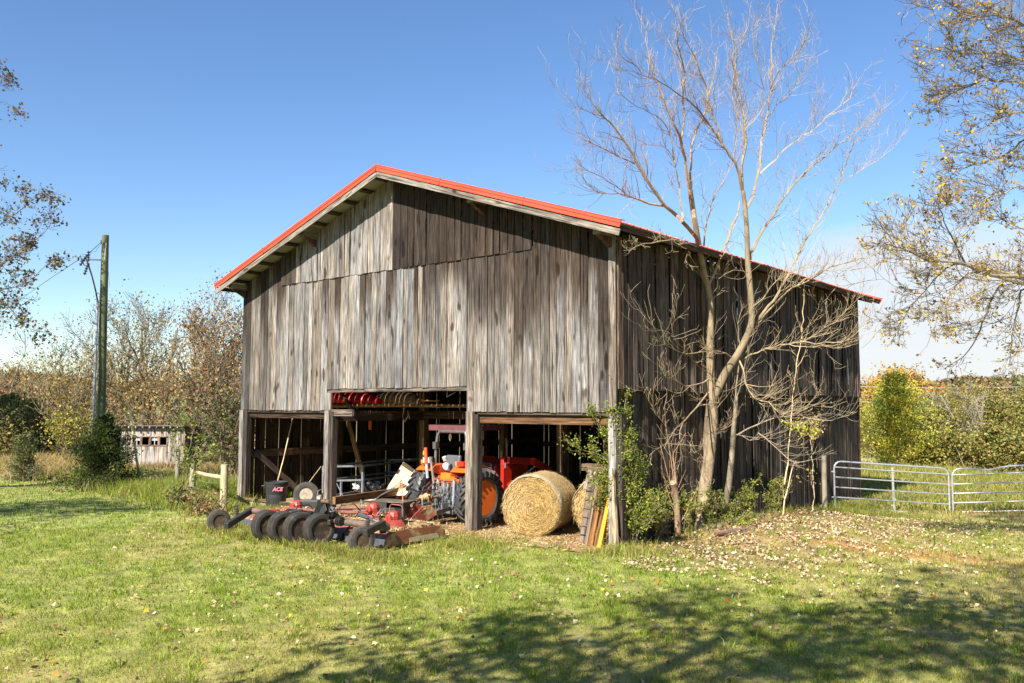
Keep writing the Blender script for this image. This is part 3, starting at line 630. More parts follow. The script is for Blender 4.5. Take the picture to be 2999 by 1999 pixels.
for xs,o,nx in((-3.35,dr,1),(-7.96,dl,-1)):
    m=MB(); m.prism([(xs,-2.66,.02),(xs,-2.62,.2),(xs,-2.4,.29),(xs,-1.35,.29),(xs,-1.1,.2),(xs,-1.06,.03),(xs,-1.3,.02),(xs,-2.4,.02)],(nx,0,0),.02,(.2,.07,.03)); sp_=mp_('side_plate',m,MDECK,o)
    m=MB(); m.prism([(xs+nx*.022,-2.05,.05),(xs+nx*.022,-2.05,.13),(xs+nx*.022,-1.3,.15),(xs+nx*.022,-1.25,.05)],(nx,0,0),.006,(.36,.3,.19)); mp_('skid_panel',m,MDECK,sp_)
m=MB(); m.prism([(-4.5,-1.14,.26),(-3.5,-1.14,.26),(-3.6,-.9,.12),(-4.5,-.85,.12)],(0,.5,1),.012,DK); mp_('front_lip',m,MDECK,dr)
# loose straw on the decks
C=[];
for (x0,x1,y0,y1,z,nn) in((-4.5,-3.4,-2.4,-1.15,.285,5000),(-6.3,-4.7,-2.35,-1.15,.305,3500),(-7.9,-6.55,-2.45,-1.2,.285,1500)):
    for _ in range(nn): C.append((rnd.uniform(x0,x1),rnd.uniform(y0,y1),z+abs(rnd.gauss(0,.018))))
N=[(rnd.gauss(0,.5),rnd.gauss(0,.5),1) for _ in C]; o=quads('straw_litter',C,N,.1,pal(len(C),[(.5,.38,.18),(.4,.27,.12),(.55,.45,.25),(.25,.16,.07)]),MSTRAW,mow,aspect=7); o['kind']='stuff'
# transport wheels in a row, end gauge wheels
ML=root_loc(mow).location
for px,py in((781,1583),(828,1589),(874,1593),(933,1596)):
    q=onZ(px,py,0.); wheel(mow,'transport_wheel',Vector((q.x,q.y,.295))-ML,(1,-.16,0),.30,.235,.175,rimcol=(.05,.035,.022),rmat=MRUST,tyrecol=(.036,.032,.028))
for px,py in((1058,1617),(640,1556)):
    q=onZ(px,py,0.); wheel(mow,'gauge_wheel',Vector((q.x,q.y,.22))-ML,(1,-.3,0),.225,.19,.11,rimcol=(.08,.05,.028),rmat=MRUST,tyrecol=(.05,.044,.036),tread='cross')
RU=(.12,.085,.062)
def tb(name,pts,r,col=IR,mat=None,parent=mow,n=12):
    m=MB(); m.tube(pts,r,n,col); return mp_(name,m,mat or MRUST,parent,smooth=True)
tb('axle_tube',[onZ(733,1494,.5),onZ(832,1508,.5)],.062,RU); tb('axle_tube',[onZ(840,1500,.45),onZ(980,1520,.45)],.052,(.075,.085,.095),MST); tb('axle_tube',[onZ(983,1524,.44),onZ(1122,1543,.42)],.066,RU)
for px,py in((842,1503),(905,1509),(960,1517),(975,1519),(990,1525)):
    m=MB(); c0=onZ(px,py,.46)
    for k in range(3): m.lathe(c0+Vector((k*.05,0,0)),(1,.05,0),[(.078,-.012),(.092,0),(.078,.012)],14,(.035,.035,.035))
    mp_('collar',m,MST,smooth=True)
for (a,za,b,zb,w_,h_) in(((1124,1532),.5,(1068,1560),.40,.11,.12),((741,1491),.52,(662,1540),.3,.1,.12),((988,1518),.46,(962,1530),.42,.08,.1),((1128,1535),.45,(1120,1556),.3,.12,.1)):
    m=MB(); m.beam(onZ(*a,za),onZ(*b,zb),w_,h_,(.045,.045,.043)); mp_('wheel_arm',m,MST,bevel=.012)
m=MB(); q=onZ(1127,1541,.42); m.lathe(q,(1,-.3,0),[(0,-.1),(.07,-.1),(.085,0),(.07,.1),(0,.1)],14,(.1,.08,.07)); mp_('pivot_boss',m,MST,smooth=True)
for px,py,z in((1076,1545,.44),(693,1506,.42)):
    m=MB(); q=onZ(px,py,z); x,y=q.x,q.y
    for k in range(5): m.lathe((x,y,z-.02+k*.035),(0,0,1),[(.02,-.012),(.05,-.008),(.05,.008),(.02,.012)],12,(.09,.075,.065))
    m.cyl((x,y,z-.12),(x,y,z+.17),.022,8,(.09,.08,.075)); m.lathe((x,y,z+.18),(0,0,1),[(0,-.03),(.045,0),(0,.035)],10,(.1,.09,.09)); mp_('pivot_spring',m,MST,smooth=True)
tp_,bp_=onZ(954,1468,.82),onZ(930,1517,.44)
for s in(-1,1):
    m=MB(); m.beam(bp_+Vector((.07*s,0,0)),tp_+Vector((.07*s,0,0)),.012,.16,(.06,.067,.07),up=(1,0,0)); mp_('lift_plate',m,MST)
m=MB(); m.beam(bp_,tp_-Vector((0,0,.1)),.14,.02,(.07,.08,.083),up=(0,1,0)); m.cyl(tp_+Vector((-.11,0,0)),tp_+Vector((.11,0,0)),.035,12,(.2,.12,.07)); mp_('lift_plate',m,MST)
tb('hydraulic_ram',[onZ(1052,1506,.5),onZ(1094,1522,.48)],.04,(.1,.12,.135),MST); tb('hydraulic_ram',[onZ(1094,1522,.48),onZ(1121,1532,.46)],.017,(.5,.48,.45),MGALV)
tb('hydraulic_ram',[onZ(885,1495,.5),onZ(850,1500,.5)],.035,(.1,.115,.13),MST)
for P in([(1040,1515,.4),(1050,1500,.6),(1075,1496,.62),(1095,1512,.5)],[(985,1500,.4),(1000,1480,.62),(1040,1478,.6),(1060,1500,.4)],[(860,1500,.45),(875,1480,.62),(905,1478,.6),(925,1500,.4)],[(1085,1500,.4),(1110,1482,.6),(1118,1500,.4)],[(935,1505,.5),(965,1490,.6),(990,1505,.45),(1000,1515,.35)],[(955,1470,.75),(968,1490,.6),(980,1508,.45)],[(960,1475,.7),(950,1495,.55),(972,1512,.42)]):
    tb('hydraulic_hose',[onZ(*q) for q in P],.011,(.02,.02,.02),MRUBC,n=6)
for (a,b) in(((1047,1506,.3),(1058,1462,.62)),((1100,1512,.42),(1117,1490,.55)),((1108,1513,.42),(1128,1486,.56)),((1000,1500,.3),(1010,1475,.45)),((1160,1540,.3),(1150,1512,.4)),((880,1500,.3),(868,1478,.5))): tb('control_rod',[onZ(*a),onZ(*b)],.012,(.22,.22,.21),MST,n=6)
m=MB()
for k in range(22):
    q=onZ(rnd.uniform(955,990),rnd.uniform(1490,1515),rnd.uniform(.3,.6)); m.box(q,(rnd.uniform(.03,.1),rnd.uniform(.03,.08),rnd.uniform(.03,.1)),(rnd.random(),rnd.random(),rnd.random()),(.04,.035,.032))
mp_('hinge_joint',m,MST)
# gearboxes
def gearbox(x,y,z,s=1.,c=(.3,.035,.022)):
    m=MB(); m.lathe((x,y,z),(0,0,1),[(.15*s,-.2*s),(.16*s,-.12*s),(.12*s,-.08*s),(.13*s,.04*s),(.1*s,.12*s),(.04*s,.15*s)],8,c); m.cyl((x,y,z),(x,y-.17*s,z),.085*s,8,c); m.box((x,y-.165*s,z),(.03,.02,.11*s),col=(.15,.02,.02)); mp_('gearbox',m,MP,bevel=.01)
for a_ in((1153,1516,.46,.95),(1094,1492,.5,.95),(870,1483,.45,.9),(842,1500,.38,.7)):
    q=onZ(*a_[:3]); gearbox(q.x,q.y,a_[2],a_[3])
q=onZ(1148,1548,.27); GX,GY=q.x+3.28,q.y+2.3
m=MB(); m.prism([(-3.45+GX,-2.35+GY,.27),(-3.1+GX,-2.35+GY,.27),(-3.2+GX,-2.35+GY,.44),(-3.4+GX,-2.35+GY,.46)],(0,1,0),.02,(.24,.04,.025)); m.prism([(-3.1+GX,-2.35+GY,.27),(-3.05+GX,-2.1+GY,.27),(-3.15+GX,-2.2+GY,.44),(-3.2+GX,-2.35+GY,.44)],(1,.3,0),.012,(.24,.04,.025)); mp_('gearbox_mount',m,MP)
m=MB(); m.box((-7.3,-2.3,.33),(.22,.18,.12),col=(.3,.04,.025)); mp_('gearbox_mount',m,MP,bevel=.02)
# shields and guards
DS=(.06,.05,.042); q=onZ(1150,1466,.62); m=MB(); RM=Matrix.Rotation(.25,3,'Z'); bx=lambda x,y,z,d,c: m.box(q+RM@Vector((x,y,z)),d,RM,c)
bx(0,0,0,(.84,.5,.018),(.2,.17,.13)); bx(-.41,0,-.11,(.02,.5,.2),DS); bx(.41,0,-.13,(.02,.5,.24),DS); bx(0,.24,-.1,(.84,.02,.2),DS); bx(-.2,-.24,-.1,(.42,.02,.2),DS); mp_('drive_shield',m,MST)
q=onZ(1160,1520,.4); m=MB(); m.tube([q+Vector(v) for v in((-.18,0,-.12),(-.18,0,.24),(-.14,0,.28),(.14,0,.28),(.18,0,.24),(.18,0,-.05),(.08,-.2,-.1))],.013,8,(.22,.09,.065)); mp_('guard_hoop',m,MRUST,smooth=True)
m=MB(); m.box(q+Vector((0,.1,.1)),(.28,.06,.22),col=(.03,.03,.032)); mp_('shield_box',m,MST,bevel=.02)
for (a,b,r,c) in(((1000,1500,.42),(1150,1502,.45),.028,(.17,.06,.04)),((985,1488,.5),(1085,1487,.5),.035,(.18,.08,.055)),((985,1497,.4),(1180,1497,.42),.024,(.15,.05,.035)),((850,1488,.5),(960,1500,.5),.03,(.15,.06,.045))): tb('drive_shaft',[onZ(*a),onZ(*b)],r,c)
# tongue and hitch
m=MB(); m.beam((-5.0,-1.2,.42),(-4.72,-.35,.42),.14,.14,(.17,.17,.15)); mp_('tongue',m,MST,bevel=.01)
for s in(0,1):
    m=MB(); x=-4.62+.3*s; m.prism([(x,-1.2,.25),(x,-.55,.25),(x+.06,-.4,.36),(x+.04,-.55,.55),(x,-.75,.54)],(1,0,0),.02,(.26,.05,.03)); mp_('hitch_plate',m,MDECK)
tb('pto_shaft',[onZ(1205,1480,.55),(-4.93,-.3,.6),(-4.92,.3,.62)],.03,(.2,.13,.085)); 
m=MB(); 
for k in range(6): m.lathe((-4.93,-.2+k*.05,.62),(0,1,0),[(.05,-.015),(.075+.03*(k==3),0),(.05,.015)],14,(.35,.24,.12))
mp_('pto_joint',m,MRUST,smooth=True)
tb('hose_hanger',[(-4.75,-.9,.62),(-4.78,-.9,1.0),(-4.83,-.88,1.06),(-4.88,-.88,1.0)],.012,(.6,.15,.08),MP,n=6)
for k in range(3): tb('hydraulic_hose',[(-5.35-.03*k,-1.3,.5),(-5.2,-1.15,.72),(-4.85,-.9,1.0-.04*k),(-4.7,-.5,.8),(-4.95+.1*k,.1,.8)],.011,(.03,.03,.03),MRUBC,n=6)
# ================================================================ hay bales
def bale(loc,rz,R,Ln,label,nst=2600,roll=0.):
    t=thing('hay_bale',(loc[0],loc[1],loc[2]),label,'hay bale','round hay bales stored in the right bay'); r=Vector((math.sin(-rz),math.cos(rz),0)); c0=Vector(loc)+Vector((0,0,R)); 
    face=-r; m=MB(); n=56; x=Vector((r.y,-r.x,0)); z=Vector((0,0,1)); rings=[0,.12,.22,.33,.45,.56,.67,.78,.88,.96]
    sd=rnd.random()*30
    wob=lambda a:1+.012*math.sin(3*a+sd)+.008*math.sin(7*a)-(.03*max(0,-math.sin(a))**6)
    for i,f in enumerate(rings):
        for j in range(n):
            a=2*math.pi*j/n; rr=R*f*wob(a); dep=.05*math.cos(f*1.5)*.3+.014*math.sin(f*34+a*1.0+sd)+rnd.gauss(0,.005)-(.06*(f**6))
            p=c0+face*dep+x*math.cos(a)*rr+z*math.sin(a)*rr; m.v.append(tuple(p)); 
            k=.75+.3*math.sin(f*22+a+sd)*math.sin(3*a+f*5)+rnd.uniform(-.18,.18); m.c.append((.56*k,.37*k,.12*k)); m.t.append((f*3.2+sd,a*.55*f,sd))
    for i in range(len(rings)-1):
        for j in range(n): m.f.append((i*n+j,(i+1)*n+j,(i+1)*n+(j+1)%n,i*n+(j+1)%n))
    end=obj('cut_end',m,MHAY,t,smooth=True)
    m=MB(); ys=[-.055,.0,.05]+[.05+(Ln-.1)*k/12 for k in range(1,13)]+[Ln-.02,Ln]
    for i,yy in enumerate(ys):
        for j in range(n):
            a=2*math.pi*j/n; rr=R*wob(a)*(.955 if i in(0,) else (.99 if i==1 else 1))+rnd.gauss(0,.004)+.006*math.sin(yy*40)
            if i==len(ys)-1: rr*=.9
            p=c0+r*yy+x*math.cos(a)*rr+z*math.sin(a)*rr; m.v.append(tuple(p)); k=rnd.uniform(.88,1.1); cc=(.36,.31,.21) if yy<.16 else (.34,.24,.11)
            m.c.append(tuple(q*k for q in cc)); m.t.append((a*R*1.0+sd,yy*4,sd))
    for i in range(len(ys)-1):
        for j in range(n): m.f.append((i*n+j,(i+1)*n+j,(i+1)*n+(j+1)%n,i*n+(j+1)%n))
    m.f.append(tuple((len(ys)-1)*n+j for j in range(n)))
    obj('net_wrap',m,MNET,t,smooth=True)
    if nst:
        m=MB()
        for _ in range(nst):
            a=rnd.random()*6.283; f=math.sqrt(rnd.random())*.97; rr=R*f; p=c0+face*(.02+rnd.random()*.02)+x*math.cos(a)*rr+z*math.sin(a)*rr
            tn=(-x*math.sin(a)+z*math.cos(a)+face*rnd.gauss(.1,.25)+(x*math.cos(a)+z*math.sin(a))*rnd.gauss(0,.35)).normalized(); Ls=rnd.uniform(.04,.16); wv=(tn.cross(face)).normalized()*rnd.uniform(.0015,.004)
            k=rnd.uniform(.5,1.3); cc=tuple(q*k for q in rnd.choice([(.55,.38,.13),(.42,.25,.07),(.6,.46,.2),(.24,.13,.04)]))
            m.add([p-wv,p+wv,p+tn*Ls+face*abs(rnd.gauss(0,.01))],[(0,1,2)],cc,[(0,0,0)]*3)
        for _ in range(nst//3):
            a=rnd.random()*6.283; p=c0+r*rnd.random()*Ln+(x*math.cos(a)+z*math.sin(a))*R; tn=Vector((rnd.gauss(0,1),rnd.gauss(0,1),rnd.gauss(0,1))).normalized()+(x*math.cos(a)+z*math.sin(a))*.25; wv=tn.cross(r).normalized()*.0018; k=rnd.uniform(.6,1.2)
            m.add([p-wv,p+wv,p+tn*rnd.uniform(.02,.06)],[(0,1,2)],(.45*k,.33*k,.14*k),[(0,0,0)]*3)
        o=obj('loose_straw',m,MSTRAW,t); o['kind']='stuff'
    return t
bale((-2.22,.25,-.02),R_(21),.63,1.3,'largest sunlit round hay bale beside the tractor, golden spiral end facing out',5200)
bale((-.98,.95,-.02),R_(18),.63,1.15,'round hay bale half hidden behind the leaning boards at the corner post',2400)
bale((-1.72,2.45,0),R_(8),.63,1.2,'shaded hay bale seen over the top of the sunlit one',400)
bale((-1.15,2.35,1.08),R_(26),.63,1.2,'brown hay bale stacked above the others behind the corner shrub',600)
# ================================================================ things in and around the barn
def single(name,mb,mat,label,cat,group=None,smooth=False,bevel=0):
    """thing that is one mesh: origin at its base"""
    v=mb.v; cx=sum(p[0] for p in v)/len(v); cy=sum(p[1] for p in v)/len(v); cz=min(p[2] for p in v)
    mb.v=[(p[0]-cx,p[1]-cy,p[2]-cz) for p in v]; o=obj(name,mb,mat,None,smooth=smooth,bevel=bevel); o.location=(cx,cy,cz); return tag(o,label,cat,group)
# trash can
tcx=onZ(808,1491,-.06); t=thing('trash_can',tcx,'black plastic trash can with pink lettering beside the block foundation','trash can'); t.scale=(1.1,1.1,1.1)
m=MB(); m.lathe((0,0,0),(0,0,1),[(0,.02),(.19,0),(.2,.02),(.225,.25),(.232,.27),(.232,.36),(.24,.37),(.255,.56),(.262,.57),(.262,.6),(.27,.61),(.27,.65),(.25,.65),(.2,.03),(0,.03)],32,(.035,.036,.038)); bd=obj('body',m,MPL,t,local=True,smooth=True)
m=MB(); m.lathe((0,0,0),(0,0,1),[(.262,.615),(.285,.62),(.285,.645),(.262,.65)],32,(.03,.03,.032),close=True); obj('rim',m,MPL,bd,local=True,smooth=True)
for s in(-1,1):
    m=MB(); a=.75 if s>0 else .75+math.pi; d=Vector((math.cos(a),math.sin(a),0)); e=Vector((-d.y,d.x,0)); m.tube([d*.25+e*.09+Vector((0,0,.56)),d*.32+e*.07+Vector((0,0,.55)),d*.32-e*.07+Vector((0,0,.55)),d*.25-e*.09+Vector((0,0,.56))],.016,6,(.03,.03,.032)); obj('handle',m,MPL,bd,local=True,smooth=True)
for k,a in enumerate((-.9,.35,1.9,3.4,5)): 
    m=MB(); d=Vector((math.cos(a-.6),math.sin(a-.6),0)); m.beam(d*.215+Vector((0,0,.04)),d*.238+Vector((0,0,.34)),.05,.012,(.03,.031,.033),up=d); obj('rib',m,MPL,bd,local=True)
fc=bpy.data.curves.new('lettering','FONT'); fc.body='ACE'; fc.size=.12; fc.extrude=.002; fc.align_x='CENTER'; fc.offset=.003; fc.shear=.2
lo=bpy.data.objects.new('lettering',fc); COL.objects.link(lo)
dvec=Vector((CAM[0]-tcx.x,CAM[1]-tcx.y,0)).normalized(); a=math.atan2(dvec.y,dvec.x)+.1; lo.rotation_euler=(R_(86),0,a+math.pi/2)
lo.location=(0,0,0); lo.rotation_euler=(0,0,0)
pm=bpy.data.materials.new('pink_print'); pm.use_nodes=True; pm.node_tree.nodes['Principled BSDF'].inputs['Base Color'].default_value=(.8,.2,.3,1); fc.materials.append(pm)
bpy.context.view_layer.update(); me=bpy.data.meshes.new_from_object(lo.evaluated_get(bpy.context.evaluated_depsgraph_get())); bpy.data.objects.remove(lo); lo=bpy.data.objects.new('lettering',me); COL.objects.link(lo); lo.parent=bd; lo.rotation_euler=(R_(86),0,a+math.pi/2); lo.location=(math.cos(a)*.262,math.sin(a)*.262,.45)
# handle of a tool and a stick leaning at the left wall
m=MB(); m.tube([(-10.75,.05,.05),(-10.9,.5,1.2),(-11.2,1.0,2.35)],.016,7,(.55,.42,.25)); single('rake_handle',m,MW,'long pale wooden tool handle standing behind the trash can','handle')
m=MB(); m.tube([(-10.4,.5,.02),(-10.35,.9,.55),(-10.2,1.2,1.0)],.01,6,(.4,.33,.22)); single('stick',m,MW,'short thin stick leaning in the dark left bay','stick')
# spare wheel
q=onZ(897,1451,.31); sw=thing('spare_wheel',(q.x,q.y,.0),'worn spare wheel with pale rusty rim leaning in the left bay','spare wheel')
wheel(sw,'wheel_hub',(0,0,.33),(.75,-.64,.12),.33,.2,.16,rimcol=(.3,.26,.19),rmat=MRUST,tyrecol=(.05,.045,.04),local=True)
m=MB(); q=onZ(906,1478,.2); m.box(q,(.46,.28,.2),(0,0,.7),(.03,.03,.03)); m.box(q+Vector((0,0,.11)),(.48,.3,.02),(0,0,.7),(.05,.05,.05)); single('battery_box',m,MPL,'black battery box on the ground between mower and spare wheel','box',bevel=.01)
q=onZ(935,1470,.2); m=MB(); m.box(q+Vector((0,0,-.02)),(.06,.06,.4),(0.2,.1,.7),(.4,.3,.17)); m.box(q+Vector((.08,0,0)),(.08,.05,.35),(.1,-.5,.4),(.4,.38,.33)); m.tube([q+Vector(v) for v in((-.15,0,-.1),(-.05,0,.28),(.12,0,.34),(.2,0,.0))],.012,7,(.25,.25,.25)); single('jack_stand',m,MRUST,'rusty pale jack stand in front of the rack post','jack stand')
# tubular steel rack
RL,RR_,RF=[Vector((p.x,p.y,0)) for p in(onD(948,1365,23.0),onD(1063,1365,23.3),onD(1240,1346,26.3))]
RB=RL+(RF-RR_); rk=thing('steel_rack',(RR_.x,RR_.y,0),'open grey square-tube steel rack standing in the middle bay','steel rack')
CS=(.25,.27,.29)
def rbm(a,b,z0,z1,nm,w_=.045):
    m=MB(); m.beam((a.x,a.y,z0),(b.x,b.y,z1),w_,w_,CS); obj(nm,m,MST,rk)
for p in(RL,RR_,RB,RF): rbm(p,p,.0,1.04,'upright',.055)
for z in(.24,.66,1.03):
    for a,b in((RL,RR_),(RR_,RF),(RL,RB),(RB,RF)): rbm(a,b,z,z,'rail')
mid=RL.lerp(RR_,.45); rbm(mid,mid,0,.66,'upright'); mid=RL.lerp(RR_,.3); rbm(mid,mid+Vector((.2,.2,0)),.66,.1,'upright',.02); rbm(RL.lerp(RR_,.12),RL.lerp(RR_,.25)+Vector((0,0,0)),.6,1.0,'upright',.02)
m=MB(); 
for k in range(60): 
    a=rnd.random()*6.28; m.box((RR_.x-.7+math.cos(a)*rnd.random()*.4,RR_.y+.9+math.sin(a)*rnd.random()*.6,.3+rnd.random()*.14),(rnd.uniform(.1,.3),.12,.03),(rnd.random(),rnd.random(),rnd.random()*3),rnd.choice([(.5,.52,.5),(.1,.12,.13),(.3,.3,.28)]))
single('feed_bags',m,MPL,'crumpled pale feed bags lying on the floor inside the steel rack','feed bag')
# sheets of cardboard, long rusty timber
m=MB(); P=[onD(1122,1448,22.1),onD(1135,1425,22.1),onD(1182,1352,22.7),onD(1215,1376,22.7),onD(1160,1446,22.0)]; m.prism(P,FW,.02,(.66,.5,.32)); single('cardboard_sheet',m,MCARD,'tall tan cardboard sheet leaning left of the tractor tyre, higher of the two','cardboard')
m=MB(); P=[onD(1158,1450,21.7),onD(1216,1378,22.0),onD(1226,1384,21.8),onD(1222,1412,21.6),onD(1185,1450,21.4)]; m.prism(P,FW,.02,(.72,.57,.38)); single('cardboard_sheet',m,MCARD,'lighter cardboard sheet closest to the tractor tyre, lower of the two','cardboard')
m=MB(); m.prism([onD(1176,1362,22.0),onD(1182,1353,22.0),onD(1214,1376,22.2),onD(1208,1384,22.2)],FW,.05,(.2,.16,.09)); m.box(onD(1195,1440,21.7),(.5,.04,.3),(0,.3,.5),(.3,.19,.08)); single('sacking',m,MCARD,'brown sacking hung over the top of the cardboard','sack')
m=MB(); a=onZ(978,1466,.5); b=onZ(1210,1432,.5); m.beam(a,b,.08,.17,(.2,.115,.055)); single('long_timber',m,MW,'long rusty brown timber lying behind the mower across the middle bay','timber')
m=MB(); m.beam(onZ(1165,1452,.2),onZ(1232,1446,.2),.16,.14,(.5,.26,.08)); single('short_timber',m,MW,'short orange-brown timber wedged against the left tractor tyre','timber')
for i,(x,y,d,sz,rz,c,lb) in enumerate([(1078,1462,22.2,(.42,.26,.16),.8,(.62,.6,.55),'white slotted crate on the dirt behind the mower'),(1060,1500,20.6,(.5,.3,.06),.7,(.6,.58,.54),'flat pale board lying under the mower drive shafts'),(1105,1482,21,(.35,.1,.08),.5,(.65,.62,.58),'small white scrap beside the red gearbox shaft')]):
    m=MB(); p=onD(x,y,d); m.box(p,(sz[0],sz[1],.02),(0,0,rz),c)
    if i==0:
        for k in range(5): 
            q=Matrix.Rotation(rz,3,'Z')@Vector((-.19+k*.095,-.12,.06)); m.box(p+q,(.03,.02,.12),(0,0,rz),c)
        q=Matrix.Rotation(rz,3,'Z')@Vector((0,-.12,.12)); m.box(p+q,(.42,.02,.03),(0,0,rz),c); m.box(p+Vector((0,0,.12)),(.42,.26,.01),(0,0,rz),tuple(v*.8 for v in c))
    else: m.box(p+Vector((0,0,.03)),(sz[0]*.8,sz[1]*.4,.05),(0,.1,rz+.3),tuple(v*.8 for v in c))
    single(['crate','scrap_board','scrap_piece'][i],m,MP,lb,['crate','board','scrap'][i])
m=MB(); m.tube([onZ(945,1492,.25),onZ(1000,1486,.3),onZ(1060,1483,.3)],.012,6,(.55,.6,.5)); single('garden_hose',m,MPL,'pale green hose end lying over the mower behind its red gearbox','hose',smooth=True)
# overhead things on the loft poles
def canoe(a,b,R,col,label):
    t=thing('canoe',a,label,'canoe','upturned canoes on the loft poles'); A=Vector(a);B=Vector(b); z=(B-A).normalized(); Ls=(B-A).length; x=Vector((0,0,1)).cross(z).normalized(); m=MB(); N=14; K=22
    for i in range(K+1):
        u=i/K; e=max(.02,math.sin(math.pi*u))**.55; rr=R*e; up_=(1-e)*.10
        for k in range(N+1):
            th=math.pi*k/N; m.v.append(tuple(A+z*Ls*u+x*math.cos(th)*rr+Vector((0,0,math.sin(th)**.8*R*.95*(.35+.65*e)-up_)))); m.c.append(col); m.t.append(tuple(m.v[-1]))
    for i in range(K):
        for k in range(N): q=i*(N+1)+k; m.f.append((q,q+1,q+N+2,q+N+1))
    o=obj('hull',m,MPL,t,smooth=True); sm=o.modifiers.new('wall','SOLIDIFY'); sm.thickness=.012
    for s_ in(0,N):
        m=MB(); m.tube([Vector(o.data.vertices[i*(N+1)+s_].co)+A for i in range(K+1)],.016,6,tuple(c*.8 for c in col)); obj('gunwale',m,MPL,t,smooth=True)
canoe((-12.0,1.35,2.72),(-8.95,2.25,2.72),.36,(.5,.012,.015),'deep red upturned canoe on the loft poles')
canoe((-9.9,2.75,2.70),(-7.6,2.35,2.70),.36,(.2,.13,.08),'brown upturned canoe on the loft poles')
m=MB(); m.lathe((-7.75,2.7,2.74),(0,0,1),[(0,0),(.3,0),(.36,.03),(.34,.04),(0,.02)],24,(.5,.33,.15)); single('round_tray',m,MCARD,'flat tan round tray on the loft poles right of the canoes','tray',smooth=True)
for k,(x,y,z,dx,dz,lb) in enumerate([(-6.9,2.6,2.85,.25,.12,'small silver scrap blade glinting on the loft above the tractor'),(-7.9,2.5,2.83,.2,-.05,'thin silver strip lying on the round tray overhead')]):
    m=MB(); m.beam((x,y,z),(x+dx,y+.05,z+dz),.05,.008,(.7,.7,.66)); m.beam((x,y,z),(x+.02,y,z+.14),.03,.008,(.7,.7,.66)); single('metal_scrap',m,MGALV,lb,'scrap')
m=MB(); m.tube([(x-2.65,y,z) for x,y,z in[(-5.5,2.3,2.62),(-5.55,2.28,2.35),(-5.45,2.27,2.2),(-5.35,2.28,2.35),(-5.38,2.3,2.5),(-5.2,2.2,2.3)]],.013,6,(.5,.35,.2)); single('hanging_rope',m,MSTRAW,'loop of tan rope hanging from the middle bay beam','rope',smooth=True)
m=MB(); m.box((-10.2,2.9,2.1),(.12,.02,.3),col=(.6,.1,.02)); m.tube([(-10.2,2.9,2.25),(-10.2,2.9,2.5)],.006,5,(.4,.2,.1)); single('orange_ribbon',m,MPL,'small orange ribbon hanging under the middle bay beam','ribbon')
# leaning boards at the corner post
OB=(.16,.12,.095)
m=MB(); a=Vector((-.92,.24,.02)); b=Vector((-.88,.5,1.28)); m.beam(a,b,.03,.2,OB,up=(1,.2,0))
for k in range(7): q=a.lerp(b,.12+.13*k); m.beam(q+Vector((-.09,-.05,0)),q+Vector((.1,-.02,0)),.02,.012,(.17,.15,.12))
m.beam(a+Vector((.07,-.03,0)),b+Vector((.09,-.01,-.03)),.04,.05,(.2,.17,.14)); single('old_plank',m,MW,'dark weathered plank with pale cross battens, leftmost leaning board','plank')
for (x,y,x2,y2,z,w_,c,lb) in [(-.62,.0,-.58,.34,1.22,.13,(.2,.1,.035),'rust-brown board leaning between the battened plank and the yellow board'),(-.49,.03,-.43,.38,1.1,.12,(.22,.12,.045),'orange-brown board leaning directly behind the yellow board'),(-.74,.07,-.71,.41,1.25,.06,(.22,.17,.12),'narrow grey-brown board leaning next to the battened plank')]:
    m=MB(); m.beam((x,y,.0),(x2,y2,z),w_,.028,c,up=(0,1,0)); single('leaning_board',m,MW,lb,'board','boards leaning at the corner post')
m=MB(); m.beam((-.34,-.12,-.02),(-.30,.22,1.0),.07,.035,(.72,.32,.012),up=(0,1,0)); single('yellow_board',m,MP,'bright yellow board leaning in front of the whitened corner post','board','boards leaning at the corner post')
m=MB(); m.beam((-1.25,.72,1.42),(-.5,.75,1.42),.2,.13,(.15,.11,.07)); single('timber_block',m,MW,'rough timber block lying across the second hay bale','timber')
m=MB(); m.beam((-1.02,.45,1.0),(-1.0,.6,1.37),.12,.05,(.25,.2,.15)); m.beam((-.9,.42,1.05),(-.88,.6,1.37),.04,.05,(.35,.28,.2)); single('timber_prop',m,MW,'short grey timber props standing under the timber block','timber')
m=MB(); m.tube([(.02,-.12,-.02),(.0,-.1,.5),(-.03,-.08,1.0),(-.02,-.1,1.5)],[.07,.06,.04,.03],6,(.4,.3,.2)); single('split_rail',m,MW,'thin split rail standing against the whitened corner post','rail')
# ================================================================ gates and fence
def gate(a,b,h,z0,z1,bars,label,sag=0,dent=None):
    t=thing('farm_gate',(a.x,a.y,z0),label,'gate','galvanised tube gates'); d=(b-a); d.z=0; L_=d.length; d.normalize()
    P=lambda s,z: Vector((a.x,a.y,0))+d*s*1.0+Vector((0,0,z+(z0*(1-s/L_)+z1*s/L_)))
    rr=.2; pth=[P(0,.02),P(0,h-rr)]+[P(rr-rr*math.cos(k*math.pi/8),h-rr+rr*math.sin(k*math.pi/8)) for k in range(1,5)]
    for k in range(1,12):
        s=rr+(L_-2*rr)*k/12; pth.append(P(s,h-(dent(s/L_) if dent else 0)))
    pth+=[P(L_-rr+rr*math.sin(k*math.pi/8),h-rr+rr*math.cos(k*math.pi/8)) for k in range(0,5)]+[P(L_,.0)]
    m=MB(); m.tube(pth,.024,8,(.55,.56,.57)); obj('frame_tube',m,MGALV,t,smooth=True)
    for k in range(bars):
        z=.04+(h-.2)*(k/(bars-1)) if bars>1 else .1
        m=MB(); m.tube([P(.02,z),P(L_*.5,z-.004),P(L_-.02,z)],.019,8,(.55,.56,.57)); obj('bar',m,MGALV,t,smooth=True)
    return t,P
g0=Vector((.28,10.2,0)); g1=g0+Vector((2.33,2.12,0)); z0,z1=G(g0.x,g0.y)+.1,G(g1.x,g1.y)-.0
